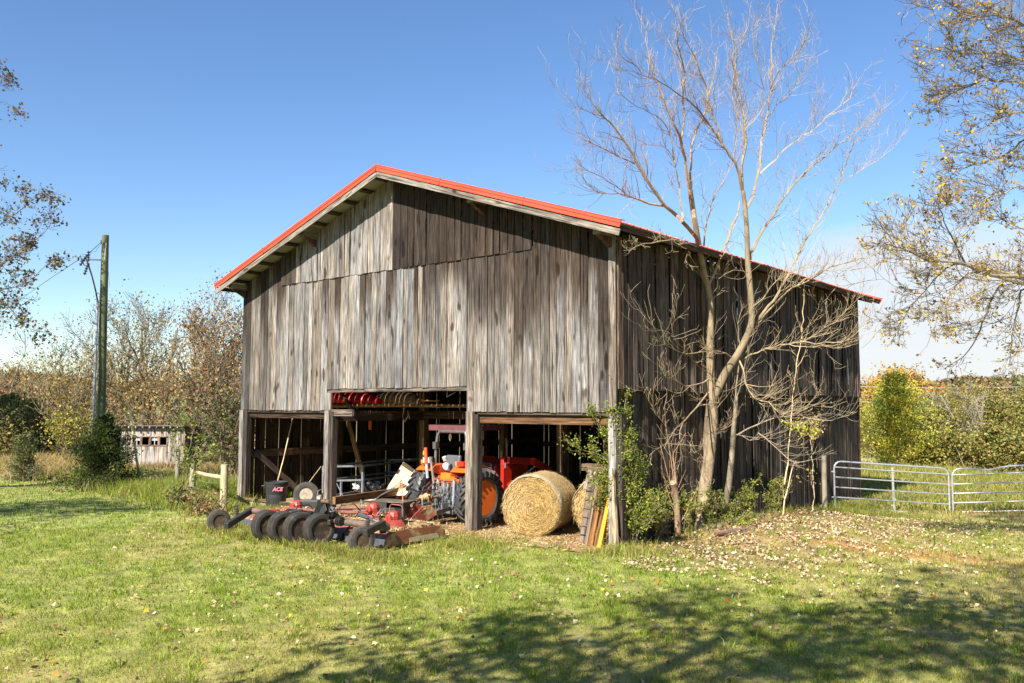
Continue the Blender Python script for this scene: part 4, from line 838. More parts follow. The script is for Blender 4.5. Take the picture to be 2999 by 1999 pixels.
t,P=gate(g0,g1,1.27,-.10,-.30,5,'left galvanised tube gate with a flat upright brace, hinged beside the barn')
m=MB(); m.beam(P(1.62,.02),P(1.60,1.2),.06,.012,(.6,.6,.6),up=(-.6,.7,0)); obj('brace',m,MGALV,t)
for z in(.3,.98):
    m=MB(); m.tube([P(-.08,z),P(.02,z)],.02,6,(.5,.5,.5)); m.lathe(P(-.0,z),(0,0,1),[(.034,-.03),(.034,.03)],10,(.5,.5,.5)); obj('hinge',m,MGALV,t)
h0=g1+Vector((.085,.02,0)); h1=h0+Vector((2.95,1.55,0))
t2,P2=gate(h0,h1,1.2,-.24,-.06,5,'right galvanised tube gate with a dented top rail, running out of the frame',dent=lambda s:.09*max(0,1-abs(s-.26)/.14)-.06*s)
m=MB()
for k in range(5): m.lathe(P2(-.04+.0*k,.86-.03*k),(.3,1,.2*(k%2)),[(.02,-.006),(.026,0),(.02,.006),(.014,0)],10,(.3,.2,.14),close=True)
m.tube([P2(-.05,.86),P2(.0,.7),P2(.01,.45)],.008,5,(.3,.16,.1)); obj('chain',m,MRUST,t2)
def fpost(x,y,h,r,label,c=(.26,.23,.14),lean=0,nm='fence_post',grp='round fence posts'):
    g=G(x,y); m=MB(); m.tube([(x,y,g-.1),(x+lean*.5,y,g+h*.5),(x+lean,y,g+h)],[r,r*.98,r*.94],14,c); return single(nm,m,MBARKP,label,'fence post',grp,smooth=True)
fpost(.14,9.85,1.45,.07,'grey wooden gate post against the barn side wall',(.2,.17,.12))
fpost(-11.14,-1.11,1.2,.098,'thick round fence post nearest the barn, right end of the rail',(.33,.29,.17))
fpost(-15.5,.55,1.12,.095,'round fence post at the left end of the rail',(.25,.24,.15))
fpost(-19.3,2.2,1.35,.08,'old grey fence post beside the leaning fibre rod',(.2,.18,.14))
fpost(-27.6,.6,1.12,.10,'fence post inside the small pale cedar at far left',(.28,.26,.14))
m=MB(); a=Vector((-15.5,.55,G(-15.5,.55)+.82)); b=Vector((-11.14,-1.11,G(-11.1,-1.1)+.86)); m.tube([a,a.lerp(b,.5)+Vector((0,0,-.02)),b],.058,10,(.36,.3,.17)); single('fence_rail',m,MBARKP,'round horizontal rail between two fence posts left of the barn','rail',smooth=True)
for k,z in enumerate((.2,.45)):
    m=MB(); m.tube([a+Vector((0,0,-z)),a.lerp(b,.5)+Vector((0,0,-z-.02)),b+Vector((0,0,-z+.05))],.004,4,(.5,.5,.5)); single('fence_wire',m,MGALV,['upper wire strung below the fence rail','lower wire strung below the fence rail'][k],'wire')
m=MB(); m.tube([a+Vector((.05,0,-.1)),(-14.2,-.3,G(-14.2,-.3)+.02),(-13.2,-.9,G(-13.2,-.9)+.0)],.006,4,(.45,.45,.42)); single('guy_wire',m,MGALV,'slack wire running down from the left rail post','wire')
m=MB(); p0=onZ(412,1428,-.25); p1=onD(381,1205,(p0-Vector(CAM)).dot(Vector(FW))); m.tube([p0,p0.lerp(p1,.25)],.05,8,(.3,.32,.33)); m.tube([p0.lerp(p1,.08),p0.lerp(p1,.5),p1],.042,8,(.85,.76,.3)); single('guy_guard',m,MPL,'leaning pale yellow plastic guy guard in front of the shed','guy guard',smooth=True)
# utility pole (stands in the hollow behind the dark cedar)
DP=31.; Dp=lambda x,y,d=DP: onD(x,y,d)
base=Dp(291,1400); pole=thing('utility_pole',(base.x,base.y,G(base.x,base.y)),'tall green-stained wooden utility pole behind the dark cedar','utility pole')
m=MB(); m.tube([Dp(290,1420),Dp(294,1250),Dp(300,1000),Dp(305,830),Dp(309,688)],[.165,.16,.145,.13,.115],16,(.105,.125,.06)); obj('shaft',m,material('pole_wood',.9,0,.5,7,(1,1,.12),bump=.6,bscale=40),pole,smooth=True)
m=MB(); m.tube([Dp(270,1330,30.7),Dp(272,1250,30.7),Dp(279,1080,30.7),Dp(286,880,30.8)],.045,10,(.40,.42,.5)); obj('conduit',m,MST,pole,smooth=True)
m=MB(); m.tube([Dp(286,882,30.8),Dp(280,850,30.7),Dp(270,810,30.6),Dp(258,772,30.6),Dp(251,755,30.6)],[.03,.028,.026,.03,.02],8,(.12,.07,.06)); obj('cable',m,MST,pole,smooth=True)
m=MB(); m.beam(Dp(300,761),Dp(262,760,30.6),.05,.05,(.6,.6,.62)); obj('bracket_arm',m,MGALV,pole)
def insul(px,py,tilt,nm='insulator',n=4):
    m=MB(); c=Dp(px,py,30.55); ax=(RT[0]*tilt,RT[1]*tilt,1); prof=[]
    for k in range(n): prof+=[(.025,-.16+.09*k),(.062,-.14+.09*k),(.062,-.125+.09*k),(.025,-.1+.09*k)]
    m.lathe(c,ax,[(0,-.2)]+prof+[(0,.2)],12,(.06,.055,.06)); obj(nm,m,MGLOSS,pole,smooth=True)
insul(259,750,0); insul(247,757,.7); insul(243,765,.7,n=3); insul(252,790,.3,n=5)
m=MB(); m.tube([Dp(229,756,30.5),Dp(236,748,30.5),Dp(240,768,30.5),Dp(250,778,30.5)],.018,6,(.1,.1,.1)); m.tube([Dp(230,753,30.5),Dp(229,763,30.5)],.03,6,(.08,.08,.08)); obj('cutout_fuse',m,MST,pole,smooth=True)
m=MB(); m.box(Dp(299,708),(.08,.08,.12),col=(.1,.1,.1)); m.box(Dp(309,735,30.85),(.05,.02,.6),(0,.1,0),(.5,.5,.5)); obj('bolt_plate',m,MST,pole)
for pts,lb,r in(([Dp(298,707),Dp(259,742,30.6)],'short wire from the pole top to the insulators',.012),([Dp(230,760,30.5),onD(160,806,38),onD(85,858,50),onD(-60,960,80)],'overhead wire running down to the left from the pole',.014),([Dp(297,712),Dp(285,728),Dp(278,738),Dp(270,735),Dp(262,746),Dp(240,745,30.5)],'thin curly jumper wire beside the pole top',.007),([Dp(311,760),Dp(318,800),Dp(322,840)],'thin dark wire hanging right of the pole',.006)):
    m=MB(); m.tube(pts,r,5,(.12,.13,.15)); single('wire',m,MST,lb,'wire')
# ================================================================ small shed
sa=onZ(352,1385,-.3); sb=onZ(528,1385,-.3); 
sA=Vector((sa.x,sa.y,G(sa.x,sa.y))); dirs=(sb-sa); dirs.z=0; SLn=dirs.length*1.0; dirs.normalize(); nrm=Vector((-dirs.y,dirs.x,0))
if nrm.dot(Vector(FW))<0: nrm=-nrm
shed=thing('small_shed',(sA.x,sA.y,sA.z),'small weathered grey plank shed with a row of open windows left of the barn','shed')
SH=1.95
def sp(u,v,z): return sA+dirs*u+nrm*v+Vector((0,0,z))
SM=Matrix((dirs,nrm,Vector((0,0,1)))).transposed()
m=MB(); u=0
while u<SLn:
    w_=rnd.uniform(.13,.2); c=tone((.36,.32,.28),.25)
    segs=[(0,1.15),(1.55,SH)] if .45<u+w_/2<SLn-.55 else [(0,SH)]
    for a,b in segs: m.box(sp(u+w_/2,0,(a+b)/2),(w_-.012,.025,b-a),SM,c)
    u+=w_
obj('front_wall',m,MW,shed)
m=MB(); v=0
while v<2.4: 
    for uu in(0,SLn): m.box(sp(uu,v+.09,SH/2),(.025,.17,SH),SM,tone((.2,.17,.15),.2))
    v+=.18
m.box(sp(SLn/2,2.4,SH/2),(SLn,.03,SH),SM,(.1,.08,.06)); obj('side_wall',m,MW,shed)
m=MB(); m.prism([sp(-.2,-.25,SH+.04),sp(SLn+.2,-.25,SH+.04),sp(SLn+.2,2.6,SH-.2),sp(-.2,2.6,SH-.2)],(0,0,1),.04,(.13,.11,.1)); rf=obj('roof',m,MRUST,shed)
for k in range(9):
    m=MB(); m.box(sp(.1+k*(SLn-.2)/8,-.15,SH),(.05,.25,.07),SM,(.4,.36,.3)); obj('rafter_end',m,MW,rf)
nw=4; 
for k in range(nw):
    u0=.48+(SLn-1.05)*k/nw; u1=.48+(SLn-1.05)*(k+1)/nw; m=MB()
    for a,b,zz,hh in((u0,u0+.05,1.35,.4),(u1-.05,u1,1.35,.4)): m.box(sp((a+b)/2,-.02,zz),(b-a,.05,hh),SM,(.3,.2,.14))
    for zz in(1.16,1.54): m.box(sp((u0+u1)/2,-.02,zz),(u1-u0-.1,.05,.04),SM,(.33,.25,.18))
    fr=obj('window',m,MW,shed)
    if k in(0,2):
        m=MB(); m.box(sp((u0+u1)/2,-.0,1.35),(.02,.02,.36),SM,(.6,.58,.52)); m.box(sp((u0+u1)/2,-.0,1.38),(u1-u0-.1,.02,.02),SM,(.6,.58,.52)); obj('glazing_bar',m,MP,fr)
        m=MB(); m.box(sp((u0+u1)/2,.01,1.44),(u1-u0-.1,.004,.14),SM,(.25,.3,.33)); obj('pane',m,MGLASS,fr)
# ================================================================ foreground bare trees (limbs traced, given real depth)
D0=18.7
def tpt(x,y,j=0.,d0=D0):
    d=d0
    if x<2070:
        p=onX(x,y,.95); dX=float(np.dot(np.array(p)-CAM,FW)); t=min(1,(2070-x)/90.); w_=1. if y>640 else .55; d=d0*(1-t*w_)+min(dX,d0)*t*w_
    return onD(x,y,d+j)
TR=random.Random(5); TK=.72
def limb(T,pts,r0,r1,j0=0.,slope=None,tw=0,tl=(.4,1.1),par=None,lv=1,d0=D0,start=.15,fn=tpt):
    s=TR.uniform(-1.1,.5) if slope is None else slope; n=len(pts); Q=[]
    L_=[0]
    for a,b in zip(pts,pts[1:]): L_.append(L_[-1]+math.hypot(a[0]-b[0],a[1]-b[1]))
    m=max(4,int(L_[-1]/22)); 
    for k in range(m+1):
        u=k/m*L_[-1]; i=max(q for q in range(n) if L_[q]<=u+1e-6); i=min(i,n-2); f=(u-L_[i])/(L_[i+1]-L_[i]); 
        # smooth corner: Catmull-Rom
        p0=pts[max(i-1,0)];p1=pts[i];p2=pts[i+1];p3=pts[min(i+2,n-1)]
        c=[.5*((2*p1[q])+(-p0[q]+p2[q])*f+(2*p0[q]-5*p1[q]+4*p2[q]-p3[q])*f*f+(-p0[q]+3*p1[q]-3*p2[q]+p3[q])*f**3) for q in(0,1)]
        wob=0 if r0>.06 else 1.6
        Q.append(fn(c[0]+TR.gauss(0,wob),c[1]+TR.gauss(0,wob),j0+s*k/m,d0))
    R=[max(.0035,(r0*(1-k/m)+r1*k/m)*(TK if r0>.03 else .7)) for k in range(m+1)]
    T.add(Q,R)
    par=par or dict(steps=6,wob=.2,up=.12,kids=4,ang=(.4,1.),ratio=(.3,.7),rmin=.0024)
    for _ in range(int(tw*(1.25 if fn is tpt and pts[-1][1]<700 else 1.))):
        t=start+(1-start)*TR.random(); i=min(int(t*m),m-1); q=Q[i].lerp(Q[i+1],t*m-i); dd=(Q[i+1]-Q[i]).normalized()
        side=Vector((TR.gauss(0,1),TR.gauss(0,1),TR.gauss(0,.5)+.3)); side=(side-dd*side.dot(dd)).normalized(); a=TR.uniform(.4,.95)
        T.grow(q,dd*math.cos(a)+side*math.sin(a),TR.uniform(*tl)*TR.choice((.5,.8,1,1.3))*(1.1-.45*t),min(R[i]*.5,TR.uniform(.005,.009)),lv if TR.random()<.8 else 0,par)
    return Q
TA=Tree(1)
limb(TA,[(2040,1578),(2052,1520),(2062,1460),(2075,1380),(2085,1290),(2090,1210),(2084,1140),(2080,1060),(2080,950),(2078,870),(2062,800),(2048,725),(2040,680),(2026,590),(2021,553)],.155,.07,slope=0,tw=24,tl=(.35,.9))
limb(TA,[(2021,553),(2010,500),(2003,450),(1992,402),(1970,350),(1950,310),(1934,268),(1915,220),(1903,178),(1895,120),(1890,70)],.05,.006,tw=30)
limb(TA,[(1995,410),(2003,357),(2001,310),(1999,268),(2003,210),(1992,156),(1982,100),(1976,30)],.035,.006,tw=26)
limb(TA,[(2021,553),(2024,480),(2026,424),(2036,390),(2050,357),(2066,320),(2073,290),(2086,240),(2095,200),(2102,134)],.04,.006,tw=24)
limb(TA,[(2044,700),(2010,660),(1975,625),(1948,603),(1918,562),(1894,527),(1872,490),(1858,460),(1830,415),(1814,393),(1790,360),(1765,339),(1740,310),(1725,286),(1705,255),(1696,232)],.062,.006,slope=-.3,tw=40,start=.25)
limb(TA,[(1765,339),(1730,330),(1700,315),(1687,290)],.016,.005,tw=8)
limb(TA,[(1862,478),(1830,465),(1783,442),(1750,425),(1725,415),(1705,405),(1689,380)],.022,.005,tw=18)
limb(TA,[(1948,603),(1915,598),(1881,589),(1836,571),(1790,570),(1750,562),(1715,550),(1684,520)],.034,.005,tw=22)
limb(TA,[(1836,571),(1810,548),(1783,531),(1750,512),(1725,500),(1705,485),(1693,465)],.018,.005,tw=14)
limb(TA,[(2000,640),(1992,590),(1988,536),(1980,495),(1972,460),(1960,440),(1943,429),(1905,425),(1868,412),(1835,390)],.028,.005,tw=24)
limb(TA,[(1972,465),(1968,420),(1950,370),(1920,340),(1870,310),(1835,290),(1812,260),(1806,215)],.02,.005,tw=20)
limb(TA,[(2075,848),(2086,815),(2098,784),(2106,760),(2113,745),(2128,710),(2140,677),(2152,640),(2163,611),(2166,590)],.05,.022,slope=.3,tw=8)
limb(TA,[(2059,740),(2068,660),(2082,598),(2100,560),(2122,527),(2136,495),(2144,469),(2160,420)],.03,.006,tw=16)
limb(TA,[(2070,745),(2110,760),(2121,753),(2080,732),(2044,722),(2000,708),(1968,703),(1935,706),(1910,711),(1888,712),(1868,715),(1852,725),(1842,732)][1:],.03,.008,slope=-.4,tw=30,tl=(.2,.5),start=.4)
limb(TA,[(1968,705),(1972,725),(1962,740),(1948,742)],.01,.006,slope=0,tw=2,tl=(.1,.2))
limb(TA,[(2060,815),(2035,770),(2012,740),(2008,765),(2005,770)],.014,.005,slope=-.3,tw=4,tl=(.2,.5))
for P,r in [([(2082,1140),(2044,1188),(1998,1238),(1968,1268),(1950,1300),(1945,1316)],.032),([(1998,1238),(1987,1284),(2005,1315),(2029,1330),(2052,1314),(2060,1295)],.016),([(1968,1268),(1945,1240),(1915,1190),(1885,1145)],.014),([(2078,1110),(2030,1130),(1990,1120),(1950,1095),(1920,1060)],.018),([(2085,1400),(2060,1420),(2040,1430)],.01),([(2095,1275),(2120,1250),(2130,1235)],.012)]:
    limb(TA,P,r,.005,slope=-.35,tw=14,tl=(.25,.75))
TB=Tree(2)
limb(TB,[(2086,1175),(2121,1097),(2140,1068),(2159,1040),(2178,1005),(2190,979),(2201,945),(2202,906),(2197,849),(2194,810),(2190,772),(2188,696),(2185,640),(2180,590),(2176,558)],.125,.06,slope=.25,tw=12,tl=(.5,1.2))
limb(TB,[(2176,558),(2172,520),(2173,480),(2184,424),(2183,385),(2180,348),(2172,310),(2167,277),(2160,235),(2153,201),(2148,150),(2144,112),(2134,60),(2126,15)],.05,.006,j0=.25,tw=40)
limb(TB,[(2174,560),(2167,513),(2145,465),(2118,424),(2092,385),(2068,348),(2045,322),(2028,304),(2000,280),(1970,263),(1945,246),(1921,232),(1895,225),(1872,214),(1840,207),(1812,200)],.045,.006,j0=.25,slope=-1.2,tw=44)
limb(TB,[(1880,218),(1862,190),(1830,172),(1810,158),(1800,120)],.014,.005,j0=-.7,tw=10)
limb(TB,[(2118,424),(2098,370),(2082,321),(2073,285),(2064,250),(2050,210),(2037,174),(2018,135),(2001,103),(1988,45),(1984,20)],.03,.006,j0=-.1,tw=34)
limb(TB,[(2184,424),(2165,345),(2144,268),(2152,210),(2158,156),(2172,115),(2189,80),(2197,40),(2202,5)],.026,.006,j0=.3,tw=26)
limb(TB,[(2184,612),(2198,594),(2210,550),(2220,513),(2228,455),(2233,402),(2240,370),(2247,335),(2254,290),(2258,245),(2260,190),(2260,134),(2270,75),(2276,10)],.04,.006,j0=.25,slope=.7,tw=36)
limb(TB,[(2233,402),(2236,330),(2233,245),(2218,190),(2207,134),(2214,80),(2220,27)],.022,.005,j0=.4,tw=18)
limb(TB,[(2247,345),(2275,305),(2309,277),(2325,255),(2336,237),(2352,210),(2363,183)],.02,.005,j0=.5,tw=16)
limb(TB,[(2256,260),(2268,230),(2283,210),(2308,180),(2332,160),(2350,135),(2363,112),(2368,75),(2370,45)],.02,.005,j0=.6,tw=20)
limb(TB,[(2196,760),(2210,720),(2225,692),(2242,660),(2260,634),(2282,598),(2305,567),(2328,538),(2350,513),(2375,490),(2416,459),(2455,425),(2493,393),(2520,375),(2544,357),(2565,343),(2580,328)],.045,.006,j0=.25,slope=.6,tw=46)
limb(TB,[(2220,513),(2242,495),(2278,455),(2295,440),(2314,424),(2340,405),(2359,393),(2400,362),(2445,325),(2488,286),(2500,260),(2518,224)],.028,.005,j0=.4,tw=30)
limb(TB,[(2213,950),(2245,905),(2274,868),(2295,830),(2312,791),(2335,750),(2355,714),(2383,665),(2411,622),(2435,575),(2457,531),(2478,480),(2493,434),(2530,385),(2575,330)],.04,.005,j0=.3,slope=.8,tw=46)
limb(TB,[(2457,531),(2485,515),(2513,505),(2545,485),(2569,469),(2600,448),(2625,423)],.016,.005,j0=.9,tw=14)
limb(TB,[(2213,956),(2235,930),(2255,906),(2285,872),(2312,849),(2335,836),(2358,826),(2395,805),(2427,784),(2485,768),(2542,753),(2592,730),(2640,700)],.035,.005,j0=.3,slope=-.8,tw=40)
limb(TB,[(2300,858),(2360,815),(2420,795),(2500,790),(2560,775),(2610,760)],.02,.005,j0=.1,tw=24)
limb(TB,[(2160,1060),(2190,1045),(2217,1032),(2245,1022),(2274,1013),(2315,1006),(2351,998),(2380,983),(2408,967),(2440,945),(2465,925),(2490,895),(2515,868),(2528,840),(2530,815)],.034,.005,j0=.2,slope=-.9,tw=44)
limb(TB,[(2345,1000),(2385,1004),(2427,1002),(2460,1000),(2485,994),(2515,970),(2542,944),(2560,930),(2576,915)],.018,.005,j0=-.3,tw=22)
limb(TB,[(2310,1007),(2360,1015),(2400,1010),(2440,1016),(2490,1012)],.014,.005,j0=-.2,tw=14)
limb(TB,[(2152,1040),(2168,1058),(2178,1090),(2184,1122),(2194,1151),(2215,1168),(2236,1174),(2255,1180),(2270,1196),(2286,1211),(2300,1228),(2316,1242),(2335,1250)],.032,.006,j0=.1,slope=-.6,tw=34)
limb(TB,[(2286,1211),(2330,1200),(2370,1185),(2395,1150)],.014,.005,j0=-.3,tw=12)
limb(TB,[(2145,1050),(2121,1034),(2095,1030),(2064,1032),(2035,1036),(2006,1036),(1975,1020),(1949,1009),(1932,992),(1922,975),(1912,960),(1905,945)],.022,.005,j0=-.2,slope=-.2,tw=26)
limb(TB,[(2110,1120),(2085,1098),(2050,1075),(2020,1040),(1985,1000),(1965,960),(1960,930)],.016,.005,j0=-.2,tw=12)
limb(TB,[(2202,900),(2230,880),(2255,840),(2280,815),(2330,790),(2400,770)],.018,.005,j0=.0,tw=24)
limb(TB,[(2195,800),(2160,790),(2130,800),(2105,815)],.014,.005,j0=.0,tw=8)
def finish(T,name,label,cat,base,mat,col,grp=None,trunkname='trunk'):
    t=thing(name,base,label,cat,grp)
    big=[s for s in T.seg if max(s[1])>.045]; small=[s for s in T.seg if max(s[1])<=.045]
    a=T.seg; T.seg=big; T.mesh('trunk',mat,t,col,12); T.seg=small; T.mesh('crown',mat,t,tuple(c*1.35 for c in col),6,3); T.seg=a
    return t
b0=onD(2040,1570,D0); 
tA=finish(TA,'bare_tree','taller straight bare tree rising in front of the barn side wall','tree',(b0.x,b0.y,G(b0.x,b0.y)),MBARKP,(.21,.16,.095))
b1=TB.seg[0][0][0]
tB=finish(TB,'bare_tree','bare tree with diagonal trunk crossing behind the straight one, fanning to the right','tree',(b1.x,b1.y,G(b1.x,b1.y)),MBARKP,(.2,.155,.09))
# the diagonal stem keeps running down behind the straight trunk to the ground
m=MB(); P=[TB.seg[0][0][0],tpt(2078,1230,.12),tpt(2070,1330,.2),tpt(2058,1450,.2),tpt(2045,1568,.12)]; m.tube(P,[.12,.11,.11,.12,.13],10,(.2,.15,.095)); obj('lower_trunk',m,MBARKP,tB,smooth=True)
TC=Tree(3)
limb(TC,[(2112,1560),(2118,1530),(2126,1470),(2136,1406),(2142,1350),(2146,1300),(2149,1250),(2154,1200),(2156,1160)],.11,.06,slope=0,tw=6,tl=(.3,.7),d0=18.9)
limb(TC,[(2156,1165),(2164,1140),(2175,1105),(2186,1060),(2200,1000),(2215,950)],.028,.006,tw=10,d0=18.9); limb(TC,[(2156,1170),(2160,1080),(2168,1010),(2160,960),(2175,900)],.024,.006,tw=10,d0=18.9)
limb(TC,[(2150,1278),(2185,1258),(2220,1240),(2255,1228),(2290,1220),(2340,1215),(2390,1228),(2440,1228),(2480,1218),(2500,1205)],.022,.005,slope=-.5,tw=26,d0=18.9)
limb(TC,[(2152,1270),(2180,1278),(2205,1288),(2240,1272),(2262,1262)],.012,.005,tw=8,d0=18.9)
limb(TC,[(2220,1268),(2250,1290),(2280,1315),(2310,1345),(2340,1355),(2380,1342)],.016,.005,tw=14,d0=18.9)
b2=TC.seg[0][0][0]; finish(TC,'bare_tree','smaller leaning bare tree with grey trunk just right of the straight tree','tree',(b2.x,b2.y,G(b2.x,b2.y)),MBARKP,(.17,.14,.095))
TD=Tree(4)
limb(TD,[(2290,1530),(2296,1480),(2301,1456),(2318,1379),(2330,1350)],.03,.012,slope=0,tw=4,tl=(.3,.6),d0=19.6)
limb(TD,[(2300,1420),(2308,1330),(2316,1234),(2328,1100),(2347,983),(2352,920),(2356,849)],.022,.008,slope=0,tw=8,tl=(.4,.8),d0=19.6)
limb(TD,[(2347,985),(2365,955),(2385,930),(2400,880)],.012,.005,tw=4,d0=19.6)
b3=TD.seg[0][0][0]; finish(TD,'sapling','slender pale sapling growing between the trees and the gate','sapling',(b3.x,b3.y,G(b3.x,b3.y)),MBARKP,(.4,.3,.16))
TE=Tree(6)
limb(TE,[(2381,1500),(2384,1440),(2380,1385),(2380,1340),(2375,1290),(2390,1240),(2400,1200)],.014,.006,slope=0,tw=14,tl=(.2,.6),d0=19.9)
b3=TE.seg[0][0][0]; tE=finish(TE,'sapling','thin vine-wrapped sapling beside the gate post','sapling',(b3.x,b3.y,G(b3.x,b3.y)),MBARKP,(.35,.27,.17))
TE.leaves('leaves',tE,3,.06,.06,[(.35,.25,.12),(.5,.42,.08)])
C=[onD(x+rnd.gauss(0,22),y+rnd.gauss(0,10),19.5+rnd.gauss(0,.15)) for x,y in((2340,1250),(2360,1262),(2330,1240)) for _ in range(50)]
quads('leaves',C,nr.randn(len(C),3),.07,pal(len(C),[(.5,.45,.05),(.35,.4,.05)]),MLEAF,tE)
# cut stump with sprouts
m=MB(); s0,s1=onD(1985,1578,17.6),onD(1978,1440,17.4); m.tube([s0,s0.lerp(s1,.5)+Vector((.02,0,0)),s1,onD(1970,1415,17.3)],[.075,.06,.058,.06],12,(.3,.2,.12)); st=thing('cut_stump',(s0.x,s0.y,G(s0.x,s0.y)),'thin cut-off trunk with shoots just left of the straight bare tree','stump'); obj('trunk',m,MBARKP,st,smooth=True)
m=MB(); m.cyl(onD(1970,1415,17.3),onD(1969.5,1413,17.28),.058,12,(.22,.17,.12)); obj('cut_face',m,MCARD,st)
TS=Tree(8)
for k in range(9):
    TS.grow(s0.lerp(s1,.2+.08*k),Vector((TR.gauss(0,.3),TR.gauss(0,.3),1)),TR.uniform(.9,1.9),.011,1,dict(steps=7,wob=.08,up=.08,kids=4,ang=(.3,.8),ratio=(.2,.45),rmin=.003))
TS.mesh('shoot',MBARKP,st,(.36,.22,.13),5)
# mossy log
m=MB(); lg=[onZ(2072,1548,.2),onZ(2105,1542,.24),onZ(2130,1535,.22),onZ(2165,1526,.25),onZ(2200,1515,.23),onZ(2235,1511,.2),onZ(2268,1505,.17)]; m.tube(lg,[.045,.07,.06,.085,.07,.075,.04],9,(.13,.11,.055)); m.tube([lg[3],lg[3]+Vector((.1,.05,.2))],[.03,.015],6,(.13,.1,.06)); single('fallen_log',m,MBARK,'mossy fallen log lying behind the leaning tree at the barn side','log',smooth=True)
m=MB(); lg=[onZ(2095,1562,.2),onZ(2190,1552,.22),onZ(2330,1520,.15)]; m.tube(lg,[.05,.06,.04],8,(.14,.09,.06)); single('fallen_log',m,MBARK,'dark fallen branch lying in leaf litter below the mossy log','log',smooth=True)
m=MB(); m.tube([(.42,6.9,G(.4,6.9)),(.42,6.9,1.1)],.012,6,(.12,.08,.06)) ; 
m=MB(); p=onD(2098,1545,18.2); m.tube([p,p+Vector((0,0,.75))],.018,6,(.07,.045,.035)); single('metal_stake',m,MRUST,'thin dark stake in the ground between the two leaning trunks','stake')
# ================================================================ shrubs
def sprays(t,stems,d0,r0,nleaf,size,cols,seed,tl=(.3,.7),tw=12,w=None,stemcol=(.25,.19,.1),jd=.25,lv=1,spread=.05):
    T=Tree(seed); rr=random.Random(seed)
    fn=lambda x,y,j=0.,d0_=0: onD(x,y,d0+j)
    for P in stems: limb(T,P,r0,.004,j0=rr.uniform(-jd,jd)*.3,slope=rr.uniform(-jd,jd),tw=tw,tl=tl,fn=fn,lv=lv,par=dict(steps=5,wob=.14,up=.1,kids=5,ang=(.5,1.),ratio=(.35,.6),rmin=.0025))
    T.mesh('stem',MBARKP,t,stemcol,5)
    C=[];N=[]; tot=sum(len(s[0]) for s in T.seg)
    for P,Rr in T.seg:
        if max(Rr)>r0*.9: continue
        for i in range(len(P)-1):
            for _ in range(max(1,int(nleaf/tot*rr.uniform(.4,2)))):
                q=P[i].lerp(P[i+1],rr.random()); C.append((q.x+rr.gauss(0,spread),q.y+rr.gauss(0,spread),q.z+rr.gauss(0,spread))); N.append((rr.gauss(0,1),rr.gauss(0,1)-.3,rr.gauss(0,1)+.5))
    quads('leaves',C,N,size,pal(len(C),cols,w,.25),MLEAF,t,aspect=1.9,fold=.12)
b=onZ(1838,1598,.05); sh=thing('privet_shrub',(b.x,b.y,.05),'tall bright green leafy shrub growing over the right corner post of the barn','shrub')
stems=[[(1840,1600),(1838,1480),(1825,1380),(1828,1280),(1832,1150)],[(1830,1600),(1815,1450),(1790,1370),(1755,1330),(1695,1316)],[(1830,1600),(1812,1430),(1795,1330),(1765,1260),(1730,1200)],[(1845,1600),(1850,1500),(1860,1430),(1890,1370)],[(1850,1600),(1865,1520),(1900,1470),(1950,1462)],[(1840,1600),(1830,1450),(1815,1300),(1798,1215)],[(1835,1600),(1826,1500),(1805,1440),(1765,1400),(1740,1395)],[(1845,1600),(1845,1480),(1838,1390),(1850,1300)],[(1855,1600),(1880,1540),(1905,1510),(1930,1500)],[(1840,1600),(1822,1540),(1795,1500),(1775,1480)]]
sprays(sh,stems,16.35,.02,14000,.046,[(.13,.18,.028),(.22,.26,.035),(.34,.34,.035),(.08,.12,.02)],21,tw=24,w=[4,4,2,2])
for k,(x,y,h,n_,d,lb) in enumerate([(2010,1600,150,700,17.7,'ivy-like green shoots climbing the foot of the straight bare tree'),(2075,1560,120,260,18.2,'thin green shoots right of the straight trunk'),(2185,1520,95,520,19.3,'low green bush against the barn side, left of two'),(2268,1510,105,480,20.2,'low green bush against the barn side, right of two'),(2140,1545,70,160,18.8,'tiny green shoots at the foot of the leaning grey trunk'),(2165,1590,70,150,18.0,'small seedling in the leaf litter in front of the log'),(1925,1600,110,420,16.9,'sparse dry undergrowth between the big shrub and the stump')]):
    p=onD(x,y,d); t=thing('undergrowth_bush',(p.x,p.y,G(p.x,p.y)),lb,'bush')
    rr=random.Random(k); st_=[[(x+rr.uniform(-12,12),y),(x+rr.uniform(-20,20),y-h*.5),(x+rr.uniform(-45,45),y-h*rr.uniform(.7,1.1))] for _ in range(7)]
    sprays(t,st_,d,.007,n_*2,.045,[(.14,.2,.03),(.24,.27,.04),(.32,.3,.05)] if k!=6 else [(.25,.17,.08),(.2,.2,.05),(.3,.24,.1)],40+k,tw=7,tl=(.12,.35),spread=.03)
